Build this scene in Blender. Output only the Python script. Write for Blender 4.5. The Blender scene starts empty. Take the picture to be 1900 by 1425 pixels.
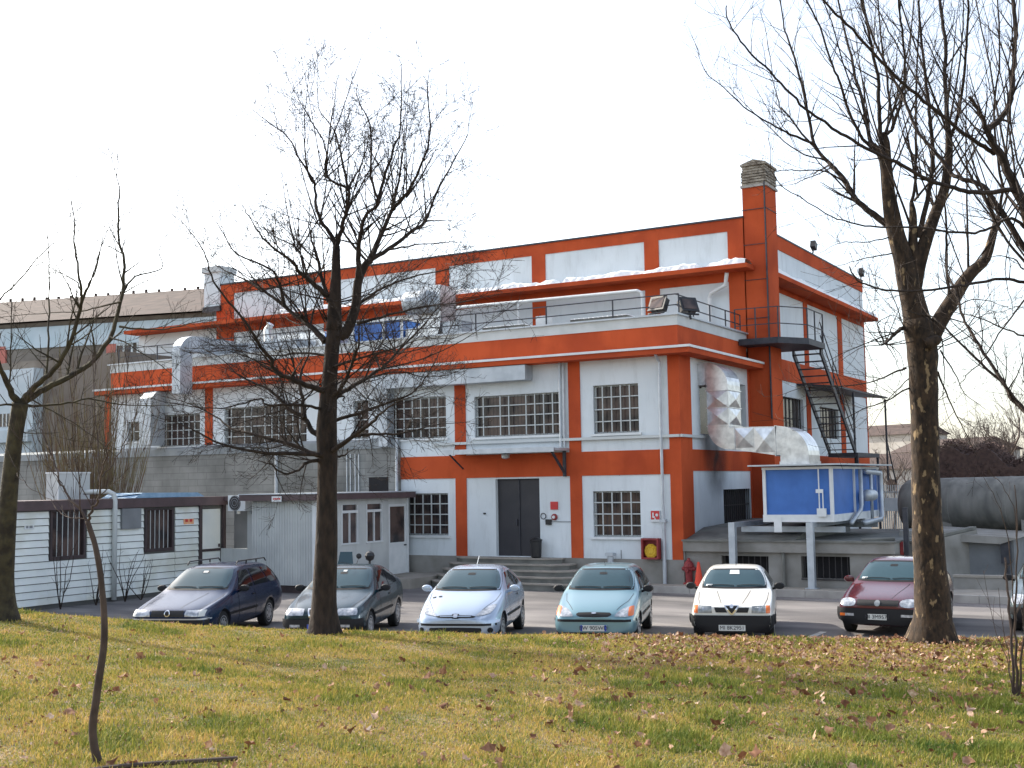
import bpy, bmesh, math, random
import numpy as np
from mathutils import Vector, Matrix
from mathutils.bvhtree import BVHTree
rad = math.radians
random.seed(7); rng = np.random.default_rng(11)
sc = bpy.context.scene
col = sc.collection

# ---------------------------------------------------------------- camera
CAM = Vector((13.389, -32.742, 2.991))
YAW, PIT, ROL, FPX = -0.5257, 0.0828, -0.0164, 2241.18
Fw = Vector((math.sin(YAW)*math.cos(PIT), math.cos(YAW)*math.cos(PIT), math.sin(PIT)))
R0 = Vector((math.cos(YAW), -math.sin(YAW), 0)); U0 = R0.cross(Fw)
Rt = R0*math.cos(ROL)+U0*math.sin(ROL); Up = -R0*math.sin(ROL)+U0*math.cos(ROL)
cd = bpy.data.cameras.new("camera"); cam = bpy.data.objects.new("camera", cd); col.objects.link(cam)
cd.sensor_width = 36; cd.lens = FPX/1900*36; cd.clip_end = 3000; cd.clip_start = .1
cam.matrix_world = Matrix(((Rt.x, Up.x, -Fw.x, CAM.x), (Rt.y, Up.y, -Fw.y, CAM.y), (Rt.z, Up.z, -Fw.z, CAM.z), (0, 0, 0, 1)))
sc.camera = cam
# ---------------------------------------------------------------- sky, sun, exposure
SUN_AZ, SUN_EL = rad(-82), rad(33)
w = bpy.data.worlds.new("World"); sc.world = w; w.use_nodes = True
nt = w.node_tree; bg = nt.nodes["Background"]
sky = nt.nodes.new("ShaderNodeTexSky"); sky.sky_type = 'NISHITA'; sky.sun_disc = False
sky.sun_elevation = SUN_EL; sky.sun_rotation = SUN_AZ; sky.dust_density = 2.2; sky.air_density = 1.0; sky.ozone_density = .6
hs = nt.nodes.new("ShaderNodeHueSaturation"); hs.inputs["Saturation"].default_value = .62
nt.links.new(sky.outputs[0], hs.inputs["Color"]); nt.links.new(hs.outputs[0], bg.inputs[0]); bg.inputs[1].default_value = .15
sl = bpy.data.lights.new("sun", 'SUN'); sl.energy = 3.2; sl.angle = rad(.8); sl.color = (1, .93, .8)
so = bpy.data.objects.new("sun", sl); col.objects.link(so)
sd = Vector((math.sin(SUN_AZ)*math.cos(SUN_EL), math.cos(SUN_AZ)*math.cos(SUN_EL), math.sin(SUN_EL)))
so.rotation_euler = sd.to_track_quat('Z', 'Y').to_euler(); so.location = (0, 0, 40)
vs = sc.view_settings; vs.view_transform = 'Standard'; vs.look = 'None'; vs.gamma = 1; vs.exposure = 1.28
sc.cycles.max_bounces = 6; sc.cycles.transparent_max_bounces = 8

# ---------------------------------------------------------------- helpers
def ray(u, v): return Fw+Rt*((u-950)/FPX)+Up*((712.5-v)/FPX)
def onY(u, v, y): d = ray(u, v); return CAM+d*((y-CAM.y)/d.y)
def onX(u, v, x): d = ray(u, v); return CAM+d*((x-CAM.x)/d.x)
def onZ(u, v, z): d = ray(u, v); return CAM+d*((z-CAM.z)/d.z)
def onD(u, v, k): return CAM+ray(u, v)*k
FH = Vector((math.sin(YAW), math.cos(YAW), 0)); RH = Vector((math.cos(YAW), -math.sin(YAW), 0))
def kl(k, l): return Vector((CAM.x, CAM.y, 0))+FH*k+RH*l

class MB:
    def __init__(s): s.v = []; s.f = []
    def quad(s, a, b, c, d):
        n = len(s.v); s.v += [tuple(a), tuple(b), tuple(c), tuple(d)]; s.f.append((n, n+1, n+2, n+3)); return s
    def poly(s, pts):
        n = len(s.v); s.v += [tuple(p) for p in pts]; s.f.append(tuple(range(n, n+len(pts)))); return s
    def box(s, x0, x1, y0, y1, z0, z1):
        x0, x1 = sorted((x0, x1)); y0, y1 = sorted((y0, y1)); z0, z1 = sorted((z0, z1)); n = len(s.v)
        s.v += [(x0, y0, z0), (x1, y0, z0), (x1, y1, z0), (x0, y1, z0), (x0, y0, z1), (x1, y0, z1), (x1, y1, z1), (x0, y1, z1)]
        s.f += [(n, n+3, n+2, n+1), (n+4, n+5, n+6, n+7), (n, n+1, n+5, n+4), (n+1, n+2, n+6, n+5), (n+2, n+3, n+7, n+6), (n+3, n, n+4, n+7)]
        return s
    def prism(s, poly, a, b):
        """poly: list of points; extruded by vector from a to b (both offsets)"""
        n = len(s.v); m = len(poly); a = Vector(a); b = Vector(b)
        s.v += [tuple(Vector(p)+a) for p in poly]+[tuple(Vector(p)+b) for p in poly]
        s.f.append(tuple(range(n, n+m))); s.f.append(tuple(range(n+2*m-1, n+m-1, -1)))
        for i in range(m):
            j = (i+1) % m; s.f.append((n+j, n+i, n+m+i, n+m+j))
        return s
    def tube(s, pts, rs, sides=6, cap=True):
        pts = [Vector(p) for p in pts]
        if not hasattr(rs, '__len__'): rs = [rs]*len(pts)
        n0 = len(s.v); up = None
        for i, p in enumerate(pts):
            t = (pts[min(i+1, len(pts)-1)]-pts[max(i-1, 0)])
            if t.length < 1e-7: t = Vector((0, 0, 1))
            t.normalize()
            if up is None:
                up = t.orthogonal().normalized()
            up = (up-t*up.dot(t))
            if up.length < 1e-5: up = t.orthogonal()
            up.normalize(); sd_ = t.cross(up)
            for k in range(sides):
                a = 2*math.pi*k/sides; c, q = math.cos(a)*rs[i], math.sin(a)*rs[i]
                s.v.append((p.x+up.x*c+sd_.x*q, p.y+up.y*c+sd_.y*q, p.z+up.z*c+sd_.z*q))
        for i in range(len(pts)-1):
            a = n0+i*sides
            for k in range(sides):
                k2 = (k+1) % sides; s.f.append((a+k, a+k2, a+sides+k2, a+sides+k))
        if cap:
            s.f.append(tuple(range(n0+sides-1, n0-1, -1))); e = n0+(len(pts)-1)*sides; s.f.append(tuple(range(e, e+sides)))
        return s
    def bar(s, a, b, wd, ht=None):
        """rectangular bar from a to b"""
        ht = ht or wd; a = Vector(a); b = Vector(b); t = (b-a).normalized()
        up = Vector((0, 0, 1)) if abs(t.z) < .95 else Vector((0, 1, 0))
        sd_ = t.cross(up).normalized()*wd/2; up = sd_.cross(t).normalized()*ht/2
        n = len(s.v)
        for p in (a, b):
            s.v += [tuple(p+sd_+up), tuple(p-sd_+up), tuple(p-sd_-up), tuple(p+sd_-up)]
        s.f += [(n, n+1, n+2, n+3), (n+7, n+6, n+5, n+4)]+[(n+(i+1) % 4, n+i, n+4+i, n+4+(i+1) % 4) for i in range(4)]
        return s
    def lathe(s, prof, c, sides=24, axis='z'):
        n0 = len(s.v); c = Vector(c)
        for r, h in prof:
            for k in range(sides):
                a = 2*math.pi*k/sides; p = (math.cos(a)*r, math.sin(a)*r, h)
                if axis == 'x': p = (h, p[0], p[1])
                if axis == 'y': p = (p[0], h, p[1])
                s.v.append(tuple(c+Vector(p)))
        for i in range(len(prof)-1):
            a = n0+i*sides
            for k in range(sides):
                k2 = (k+1) % sides; s.f.append((a+k, a+k2, a+sides+k2, a+sides+k))
        s.f.append(tuple(range(n0+sides-1, n0-1, -1))); e = n0+(len(prof)-1)*sides; s.f.append(tuple(range(e, e+sides)))
        return s

WL = {}
def link(o, parent=None):
    col.objects.link(o)
    if parent is not None: o.parent = parent
def obj(name, mb, mat, parent=None, smooth=False, world=True, mats=None, recalc=True):
    me = bpy.data.meshes.new(name)
    off = WL.get(parent.name, Vector((0, 0, 0))) if (parent is not None and world) else Vector((0, 0, 0))
    if isinstance(mb, bpy.types.Mesh):
        me = mb
    else:
        if off.length > 0: vv = (np.array(mb.v)-np.array(off)).tolist()
        else: vv = mb.v
        me.from_pydata(vv, [], mb.f); me.update()
        if recalc:
            bm = bmesh.new(); bm.from_mesh(me); bmesh.ops.recalc_face_normals(bm, faces=bm.faces); bm.to_mesh(me); bm.free()
    if mat is not None:
        me.materials.clear() if not mats else None
        me.materials.append(mat)
    if smooth: me.shade_smooth()
    o = bpy.data.objects.new(name, me); link(o, parent)
    if parent is not None: WL[o.name] = off.copy()
    return o
def tag(o, label=None, cat=None, group=None, kind=None):
    if label: o['label'] = label
    if cat: o['category'] = cat
    if group: o['group'] = group
    if kind: o['kind'] = kind
    return o
def thing(name, loc, label, cat, group=None, rotz=0):
    o = bpy.data.objects.new(name, None); o.empty_display_size = .2; col.objects.link(o)
    o.location = loc; o.rotation_euler = (0, 0, rotz); WL[o.name] = Vector(loc) if not rotz else Vector((0, 0, 0))
    return tag(o, label, cat, group)

# ---------------------------------------------------------------- materials
def mat(name, c, rough=.8, metal=0., c2=None, scale=3., detail=4., bump=0., bscale=None, coat=0., stretch=None, contrast=(.35, .65), spec=None, c3=None, scale3=.3, c3r=(.47, .62), streak=0):
    m = bpy.data.materials.new(name); m.use_nodes = True; n = m.node_tree; b = n.nodes["Principled BSDF"]
    b.inputs["Base Color"].default_value = (*c, 1); b.inputs["Roughness"].default_value = rough; b.inputs["Metallic"].default_value = metal
    if coat: b.inputs["Coat Weight"].default_value = coat; b.inputs["Coat Roughness"].default_value = .06
    if spec is not None: b.inputs["Specular IOR Level"].default_value = spec
    if c2 or bump:
        geo = n.nodes.new("ShaderNodeNewGeometry"); mp = n.nodes.new("ShaderNodeMapping")
        n.links.new(geo.outputs["Position"], mp.inputs[0])
        if stretch: mp.inputs["Scale"].default_value = stretch
        no = n.nodes.new("ShaderNodeTexNoise"); no.inputs["Scale"].default_value = scale; no.inputs["Detail"].default_value = detail
        n.links.new(mp.outputs[0], no.inputs["Vector"])
        if c2:
            cr = n.nodes.new("ShaderNodeValToRGB"); e = cr.color_ramp.elements
            e[0].position, e[1].position = contrast; e[0].color = (*c, 1); e[1].color = (*c2, 1)
            n.links.new(no.outputs[0], cr.inputs[0]); out = cr.outputs[0]
            if c3:
                n3 = n.nodes.new("ShaderNodeTexNoise"); n3.inputs["Scale"].default_value = scale3; n3.inputs["Detail"].default_value = 5
                n.links.new(mp.outputs[0], n3.inputs["Vector"])
                r3 = n.nodes.new("ShaderNodeValToRGB"); r3.color_ramp.elements[0].position, r3.color_ramp.elements[1].position = c3r
                n.links.new(n3.outputs[0], r3.inputs[0])
                mx = n.nodes.new("ShaderNodeMix"); mx.data_type = 'RGBA'
                n.links.new(r3.outputs[0], mx.inputs[0]); n.links.new(out, mx.inputs[6]); mx.inputs[7].default_value = (*c3, 1); out = mx.outputs[2]
            if streak:
                m4 = n.nodes.new("ShaderNodeMapping"); n.links.new(geo.outputs["Position"], m4.inputs[0]); m4.inputs["Scale"].default_value = (2.2, 2.2, .5)
                n4 = n.nodes.new("ShaderNodeTexNoise"); n4.inputs["Scale"].default_value = 1.4; n4.inputs["Detail"].default_value = 8; n4.inputs["Roughness"].default_value = .7
                n.links.new(m4.outputs[0], n4.inputs["Vector"]); r4 = n.nodes.new("ShaderNodeMapRange"); r4.inputs[1].default_value = .5; r4.inputs[2].default_value = .8; r4.inputs[3].default_value = 0; r4.inputs[4].default_value = streak*2
                n.links.new(n4.outputs[0], r4.inputs[0]); mx4 = n.nodes.new("ShaderNodeMix"); mx4.data_type = 'RGBA'
                n.links.new(r4.outputs[0], mx4.inputs[0]); n.links.new(out, mx4.inputs[6]); mx4.inputs[7].default_value = (c[0]*.5, c[1]*.5, c[2]*.48, 1); out = mx4.outputs[2]
            n.links.new(out, b.inputs["Base Color"])
        if bump:
            nb = n.nodes.new("ShaderNodeTexNoise"); nb.inputs["Scale"].default_value = bscale or scale*4; nb.inputs["Detail"].default_value = 6
            n.links.new(mp.outputs[0], nb.inputs["Vector"])
            bn = n.nodes.new("ShaderNodeBump"); bn.inputs["Strength"].default_value = bump; bn.inputs["Distance"].default_value = .02
            n.links.new(nb.outputs[0], bn.inputs["Height"]); n.links.new(bn.outputs[0], b.inputs["Normal"])
    return m
M = {}
M['white'] = mat('white_plaster', (.63, .68, .71), .9, c2=(.7, .75, .78), scale=.7, detail=8, bump=.15, bscale=30, streak=.2)
M['orange'] = mat('orange_paint', (.47, .08, .027), .95, spec=.15, c2=(.55, .1, .036), scale=.8, detail=8, bump=.15, bscale=30, c3=(.39, .066, .026), scale3=.5, streak=.16)
M['greystrip'] = mat('pale_grey_paint', (.5, .52, .52), .85, c2=(.58, .6, .6), scale=2, detail=6)
M['concrete'] = mat('grey_concrete', (.2, .19, .17), .9, c2=(.3, .29, .27), scale=1.3, detail=10, bump=.3, bscale=25)
M['concrete2'] = mat('dark_concrete', (.12, .12, .11), .9, c2=(.2, .2, .18), scale=2, detail=10, bump=.3, bscale=25)
M['greywall'] = mat('grey_block_wall', (.14, .14, .13), .9, c2=(.24, .24, .225), scale=.9, detail=10, bump=.4, bscale=9, stretch=(1, 1, 3.5))
M['roof'] = mat('flat_roof', (.1, .1, .1), .9, c2=(.16, .16, .155), scale=2)
M['snow'] = mat('snow', (.86, .88, .9), .6, bump=.5, bscale=8)
M['steel'] = mat('painted_steel', (.42, .46, .5), .45, .4, c2=(.52, .56, .6), scale=4)
M['dark_steel'] = mat('dark_steel', (.03, .034, .045), .55, .3, c2=(.055, .055, .065), scale=6)
M['galv'] = mat('galvanised_sheet', (.5, .51, .53), .28, .8, c2=(.75, .76, .78), scale=5, detail=6, bump=.12, bscale=6)
M['duct_grey'] = mat('dull_duct_sheet', (.36, .4, .44), .5, .5, c2=(.5, .54, .58), scale=2, detail=6)
M['blue'] = mat('blue_panel', (.035, .13, .42), .5, c2=(.048, .165, .5), scale=2, detail=6, streak=.15)
M['whitepaint'] = mat('white_enamel', (.62, .65, .66), .5, c2=(.72, .74, .75), scale=3)
M['siding'] = mat('cream_siding', (.68, .72, .71), .6, c2=(.8, .83, .8), scale=1.2, detail=8, c3=(.62, .63, .56), scale3=.9)
M['fascia'] = mat('brown_fascia', (.075, .05, .052), .6, c2=(.1, .065, .068), scale=3)
M['brownframe'] = mat('dark_brown_frame', (.04, .028, .03), .6, c2=(.06, .04, .042), scale=3)
M['cabin'] = mat('pale_cabin_panel', (.46, .48, .48), .65, c2=(.56, .58, .57), scale=1.2, detail=8, streak=.2)
M['glassdark'] = mat('dark_window_glass', (.03, .025, .027), .15, c2=(.11, .075, .065), scale=1.6, detail=3, spec=.4, contrast=(.4, .6))
M['curtain'] = mat('brown_curtain', (.11, .075, .06), .8, c2=(.06, .045, .04), scale=4)
M['void'] = mat('dark_opening', (.012, .011, .013), .9)
M['door'] = mat('dark_door', (.022, .022, .028), .5, c2=(.032, .03, .036), scale=2)
M['bars'] = mat('pale_window_bar', (.52, .55, .55), .5)
M['dbars'] = mat('dark_iron_bar', (.05, .045, .045), .6)
M['red'] = mat('red_paint', (.5, .03, .03), .5, c2=(.6, .045, .045), scale=4)
M['darkred'] = mat('rusty_red_paint', (.2, .02, .025), .6, c2=(.28, .035, .035), scale=8)
M['conered'] = mat('orange_red_plastic', (.75, .06, .02), .5)
M['yellow'] = mat('yellow_hose', (.7, .45, .03), .6, c2=(.55, .33, .02), scale=20)
M['black'] = mat('black_plastic', (.015, .015, .017), .45)
M['rubber'] = mat('tyre_rubber', (.018, .018, .019), .85)
M['asphalt'] = mat('asphalt', (.085, .08, .082), .9, c2=(.15, .14, .14), scale=.5, detail=14, bump=.35, bscale=60, c3=(.21, .195, .19), scale3=.45, stretch=(.6, 1.6, 1))
M['pave'] = mat('pavement', (.25, .23, .2), .9, c2=(.34, .31, .27), scale=1.6, detail=8, bump=.3, bscale=30)
M['kerb'] = mat('kerb_stone', (.3, .28, .26), .85, c2=(.42, .4, .37), scale=2, detail=8)
M['earth'] = mat('earth', (.07, .055, .04), .95, c2=(.12, .1, .075), scale=1.2, detail=8)
M['road_paint'] = mat('road_paint', (.5, .47, .42), .8, c2=(.3, .28, .26), scale=6, detail=8)
M['tile'] = mat('old_red_roof_tile', (.05, .033, .028), .9, c2=(.085, .055, .046), scale=1.5, detail=8, bump=.5, bscale=4)
M['paleblue'] = mat('pale_blue_render', (.42, .5, .54), .85, c2=(.52, .58, .62), scale=1, detail=8)
M['brownwall'] = mat('brown_render', (.14, .115, .095), .9, c2=(.22, .19, .16), scale=.8, detail=8)
M['pinkred'] = mat('faded_red_render', (.42, .13, .1), .9, c2=(.5, .18, .14), scale=.8, detail=6)
M['tank'] = mat('weathered_tank', (.13, .13, .12), .75, .1, c2=(.24, .235, .215), scale=1.2, detail=10, stretch=(2.5, 2.5, .6))
M['hedge'] = mat('dry_hedge', (.08, .05, .042), .9, c2=(.13, .08, .065), scale=6)
M['plaster_grey'] = mat('grey_plaster', (.17, .18, .19), .9, c2=(.23, .24, .25), scale=1.5, detail=8)
M['farwall'] = mat('far_cream_wall', (.4, .37, .33), .9, c2=(.5, .47, .43), scale=1)
M['coping_blue'] = mat('weathered_coping', (.2, .22, .23), .85, c2=(.3, .32, .33), scale=1.5, detail=8)
M['tarp'] = mat('blue_tarp', (.2, .35, .5), .6, c2=(.3, .45, .6), scale=5)
M['bark'] = mat('dark_bark', (.014, .009, .007), .95, c2=(.04, .026, .019), scale=14, detail=8, bump=.9, bscale=22, stretch=(1, 1, .35))
M['twig'] = mat('twig_bark', (.045, .03, .024), .9, c2=(.09, .062, .048), scale=9)
M['bark_pl'] = mat('plane_bark', (.014, .009, .006), .95, c2=(.055, .034, .02), scale=17, detail=9, bump=.9, bscale=16, c3=(.24, .17, .095), scale3=11, stretch=(1, 1, .5), c3r=(.61, .66))
M['bark_moss'] = mat('mossy_bark', (.024, .018, .012), .95, c2=(.06, .05, .026), scale=9, detail=8, bump=.8, bscale=18)
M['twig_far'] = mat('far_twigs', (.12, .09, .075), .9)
M['twig_y'] = mat('olive_twigs', (.17, .14, .06), .9, c2=(.12, .07, .05), scale=3)

def brick_wall_mat(name, a, b, mortar, sx, sz):
    m = mat(name, a, .9, c2=b, scale=1.1, detail=8, streak=.15, bump=.3, bscale=12); n = m.node_tree; bs = n.nodes["Principled BSDF"]; src = bs.inputs["Base Color"].links[0].from_socket
    geo = n.nodes.new("ShaderNodeNewGeometry"); sp = n.nodes.new("ShaderNodeSeparateXYZ"); cb_ = n.nodes.new("ShaderNodeCombineXYZ"); n.links.new(geo.outputs["Position"], sp.inputs[0]); n.links.new(sp.outputs[0], cb_.inputs[0]); n.links.new(sp.outputs[2], cb_.inputs[1])
    br = n.nodes.new("ShaderNodeTexBrick"); br.inputs["Scale"].default_value = 1; br.inputs["Brick Width"].default_value = sx; br.inputs["Row Height"].default_value = sz; br.inputs["Mortar Size"].default_value = .012; br.inputs["Color1"].default_value = (1, 1, 1, 1); br.inputs["Color2"].default_value = (.86, .87, .87, 1); br.inputs["Mortar"].default_value = (*mortar, 1)
    n.links.new(cb_.outputs[0], br.inputs["Vector"]); mx = n.nodes.new("ShaderNodeMix"); mx.data_type = 'RGBA'; mx.blend_type = 'MULTIPLY'; mx.inputs[0].default_value = 1
    n.links.new(src, mx.inputs[6]); n.links.new(br.outputs[0], mx.inputs[7]); n.links.new(mx.outputs[2], bs.inputs["Base Color"]); return m
M['greywall'] = brick_wall_mat('grey_block_masonry', (.17, .17, .16), (.27, .27, .255), (.68, .68, .68), .9, .24)
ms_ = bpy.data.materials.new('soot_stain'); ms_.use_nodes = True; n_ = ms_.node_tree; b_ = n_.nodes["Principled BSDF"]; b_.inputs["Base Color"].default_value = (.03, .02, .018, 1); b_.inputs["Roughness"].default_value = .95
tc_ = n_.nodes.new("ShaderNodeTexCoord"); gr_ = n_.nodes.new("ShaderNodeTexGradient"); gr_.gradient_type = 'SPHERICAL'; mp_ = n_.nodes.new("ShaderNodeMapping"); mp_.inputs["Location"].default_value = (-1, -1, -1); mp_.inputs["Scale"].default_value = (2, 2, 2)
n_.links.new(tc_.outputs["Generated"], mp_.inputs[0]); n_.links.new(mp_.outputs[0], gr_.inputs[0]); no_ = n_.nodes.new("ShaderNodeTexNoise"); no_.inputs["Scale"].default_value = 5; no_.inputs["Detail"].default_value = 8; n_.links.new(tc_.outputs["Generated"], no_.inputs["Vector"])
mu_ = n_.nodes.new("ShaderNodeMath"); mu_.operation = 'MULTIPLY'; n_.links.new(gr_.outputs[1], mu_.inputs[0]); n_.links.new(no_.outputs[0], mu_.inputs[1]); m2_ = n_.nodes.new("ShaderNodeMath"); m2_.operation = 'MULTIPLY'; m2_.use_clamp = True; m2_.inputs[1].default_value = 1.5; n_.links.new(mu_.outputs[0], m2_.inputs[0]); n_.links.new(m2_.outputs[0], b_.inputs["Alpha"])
M['soot'] = ms_
# ---------------------------------------------------------------- setting
gm = MB(); gm.quad((-900, -500, -.16), (900, -500, -.16), (900, 1400, -.16), (-900, 1400, -.16))
tag(obj('ground', gm, M['earth']), kind='structure')
pk = MB(); pk.quad((-60, -40, -.1), (60, -40, -.1), (60, 3.0, -.1), (-60, 3.0, -.1))
tag(obj('parking_lot', pk, M['asphalt']), kind='structure')
sw = MB(); sw.box(-2.6, 30, -1.05, .0, -.1, .06); sw.box(5.95, 30, -.02, 3., -.1, .06)
tag(obj('pavement', sw, M['pave']), kind='structure')
kb = MB()
for i in range(30): kb.box(-2.6+i*1.08, -2.6+i*1.08+1.07, -1.2, -1.052, -.1, .085)
tag(obj('kerb', kb, M['kerb']), kind='structure')
pl = MB(); pl.box(-8.6, -7.75, -2.6, 0., -.1, .2); pl.box(-10.6, -8.6, -1.6, 0., -.1, .2)
tag(obj('raised_pavement', pl, M['pave']), kind='structure')
ln = MB(); c0 = onZ(1515, 1178, -.1)
for a in (-2.8,):
    p = c0; ln.quad((p.x-.07, p.y-1.6, -.094), (p.x+.07, p.y-1.6, -.094), (p.x+.07, p.y+.5, -.094), (p.x-.07, p.y+.5, -.094))
tag(obj('parking_line', ln, M['road_paint']), kind='structure')

# grassy mound in front of the camera
def zg(k, l):
    lc = max(-16, min(10, l)); s = -.06*lc if lc < 0 else -.042*lc
    c16 = float(np.interp(l, (-16, -6.8, -4.36, -2.5, -.7, 1.8, 3.9, 6.4, 12), (1.78, 1.37, 1.17, 1.06, .975, .905, .84, .78, .67)))
    near = 1.35-.045*max(-9, min(9, l)); f = min(max((k-6.5)/9.5, -.6), 1.04); base = near+(c16-near)*f+.01*math.sin(l*.9+k*.5)+.008*math.sin(k*1.3-l*.7)
    if k > 16.4:
        t = min(1, (k-16.4)/4.9); t = t*t*(3-2*t); base = base*(1-t)+(-.2)*t
    return base
K = np.concatenate([np.arange(-12, 4, 1.), np.arange(4, 21.6, .2)]); L = np.concatenate([np.arange(-60, -14, 3.), np.arange(-14, 12.01, .25), np.arange(15, 60, 3.)])
tm = MB()
for k in K:
    for l in L: p = kl(k, l); tm.v.append((p.x, p.y, zg(k, l)))
nl = len(L)
for i in range(len(K)-1):
    for j in range(nl-1): a = i*nl+j; tm.f.append((a, a+1, a+nl+1, a+nl))
M['soil'] = mat('turf_soil', (.08, .06, .025), .95, c2=(.3, .22, .1), scale=26, detail=6, bump=1, bscale=60, c3=(.1, .1, .03), scale3=1.5)
tag(obj('grassy_bank', tm, M['soil'], smooth=True), kind='structure')

# ---------------------------------------------------------------- factory building
B = thing('factory_building', (-12, 3, 0), 'large white and orange factory building with barred windows, snowy ledges and a tall chimney', 'building')
TY = lambda y0: (lambda u, d, z: (u, y0+d, z))
TX = lambda x0: (lambda u, d, z: (x0-d, u, z))
def gbox(mb, T, u0, u1, d0, d1, z0, z1):
    a = T(u0, d0, z0); b = T(u1, d1, z1); return mb.box(a[0], b[0], a[1], b[1], a[2], b[2])
def wall_holes(mb, T, u0, u1, z0, z1, holes, dep=.22):
    us = sorted(set([u0, u1]+[h[0] for h in holes]+[h[1] for h in holes])); zs = sorted(set([z0, z1]+[h[2] for h in holes]+[h[3] for h in holes]))
    for i in range(len(us)-1):
        for j in range(len(zs)-1):
            cu, cz = (us[i]+us[i+1])/2, (zs[j]+zs[j+1])/2
            if any(h[0] < cu < h[1] and h[2] < cz < h[3] for h in holes): continue
            mb.quad(T(us[i], 0, zs[j]), T(us[i+1], 0, zs[j]), T(us[i+1], 0, zs[j+1]), T(us[i], 0, zs[j+1]))
    for a, b, c, d in holes:
        mb.quad(T(a, 0, c), T(a, dep, c), T(a, dep, d), T(a, 0, d)); mb.quad(T(b, dep, c), T(b, 0, c), T(b, 0, d), T(b, dep, d))
        mb.quad(T(a, 0, d), T(a, dep, d), T(b, dep, d), T(b, 0, d)); mb.quad(T(a, dep, c), T(a, 0, c), T(b, 0, c), T(b, dep, c))
def window(T, u0, u1, z0, z1, nc, nr, sill=True, skip=(), fine=True, parent=None):
    parent = parent or B
    f = MB(); t = .032
    gbox(f, T, u0, u0+.05, .11, .17, z0, z1); gbox(f, T, u1-.05, u1, .11, .17, z0, z1)
    gbox(f, T, u0+.05, u1-.05, .11, .17, z1-.05, z1); gbox(f, T, u0+.05, u1-.05, .11, .17, z0, z0+.05)
    for i in range(1, nc):
        if i in skip: continue
        u = u0+(u1-u0)*i/nc; gbox(f, T, u-t/2, u+t/2, .02, .045, z0+.05, z1-.03)
    for j in range(1, nr):
        z = z0+(z1-z0)*j/nr; gbox(f, T, u0+.01, u1-.01, .046, .06, z-t/2, z+t/2)
    W_ = obj('window', f, M['bars'], parent)
    p = MB(); p.quad(T(u0, .185, z0), T(u1, .185, z0), T(u1, .185, z1), T(u0, .185, z1)); obj('pane', p, M['glassdark'], W_)
    g = MB(); n = max(4, int((u1-u0)/.13))
    for i in range(n+1):
        u = u0+.02+(u1-u0-.04)*i/n; gbox(g, T, u-.004, u+.004, .07, .078, z0+.02, z1-.02)
    for j in range(0, nr+1):
        z = z0+.03+(z1-z0-.06)*j/nr; gbox(g, T, u0, u1, .08, .088, z-.004, z+.004)
    if fine: obj('security_grille', g, M['dbars'], W_)
    if sill:
        s = MB(); gbox(s, T, u0-.09, u1+.09, -.07, .11, z0-.07, z0-.001); obj('sill', s, M['whitepaint'], W_)
    return W_
F = TY(0.); S = TX(0.); U = TY(6.1)
W1 = [(-2.78, -1.29, 4.46, 5.92), (-7.01, -3.88, 4.49, 5.80), (-10.45, -8.1, 4.53, 5.88), (-11.85, -11.22, 4.6, 5.9), (-17.75, -13.9, 4.52, 5.92), (-21.0, -18.95, 4.6, 5.8), (-22.75, -22.1, 4.85, 5.62)]
W0 = [(-2.86, -1.31, 1.38, 2.74), (-9.72, -8.06, 1.38, 2.74)]
DOOR = (-6.27, -4.69, .76, 3.16)
wl = MB(); wall_holes(wl, F, -24.0, 0, .12, 6.68, W1+W0+[DOOR])
SW = (1.63, 5.8, 4.42, 6.15); SD = (3.42, 5.98, 1.2, 2.72)
wall_holes(wl, S, 0, 6.1, .12, 6.68, [SW, SD])
wl.quad((-24.0, 0, .1), (-24.0, 12, .1), (-24.0, 12, 6.68), (-24.0, 0, 6.68))
obj('lower_wall', wl, M['white'], B)
for (a, b, c, d), nc, sk in zip(W1, (5, 10, 7, 2, 12, 7, 2, 2), ((), (2, 5), (), (), (2, 5), (), (), ())): window(F, a, b, c, d, nc, 4 if d-c > 1 else 2, skip=sk)
for a, b, c, d in W0: window(F, a, b, c, d, 5, 4)
pb = MB(); gbox(pb, S, SW[0], SW[1], .2, .25, SW[2], SW[3]); obj('side_window', pb, M['glassdark'], B)
pb = MB(); gbox(pb, S, SD[0], SD[1], .18, .22, SD[2], SD[3]); sdv = obj('side_gate', pb, M['void'], B)
g = MB()
for i in range(14): gbox(g, S, SD[0]+.05+i*.19, SD[0]+.07+i*.19, .05, .07, SD[2], SD[3])
for z in (1.7, 2.2): gbox(g, S, SD[0], SD[1], .075, .09, z, z+.03)
obj('gate_bars', g, M['dbars'], sdv)
d = MB(); gbox(d, F, DOOR[0], DOOR[1], .15, .21, DOOR[2], DOOR[3]); dd = obj('entrance_door', d, M['door'], B)
dl = MB(); gbox(dl, F, -5.5, -5.47, .12, .15, .76, 3.16); gbox(dl, F, -5.6, -5.56, .1, .15, 1.7, 1.9); obj('door_handle', dl, M['dark_steel'], dd)
# plinth
q = MB(); q.box(-9.9, .035, -.05, 0, -.1, .742); q.box(0, .05, 0, 6.1, -.1, 1.1); obj('plinth', q, M['concrete'], B)
# orange bands and pilasters
o = MB(); e = -.03
def pil(a, b, z0, z1): gbox(o, F, a, b, e, 0, z0, z1)
pil(-9.9, 0., 3.212, 3.936)
for a, b in ((-7.75, -7.34), (-3.61, -3.21), (-.33, 0.)): pil(a, b, .742, 3.212); pil(a, b, 3.936, 6.68)

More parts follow.
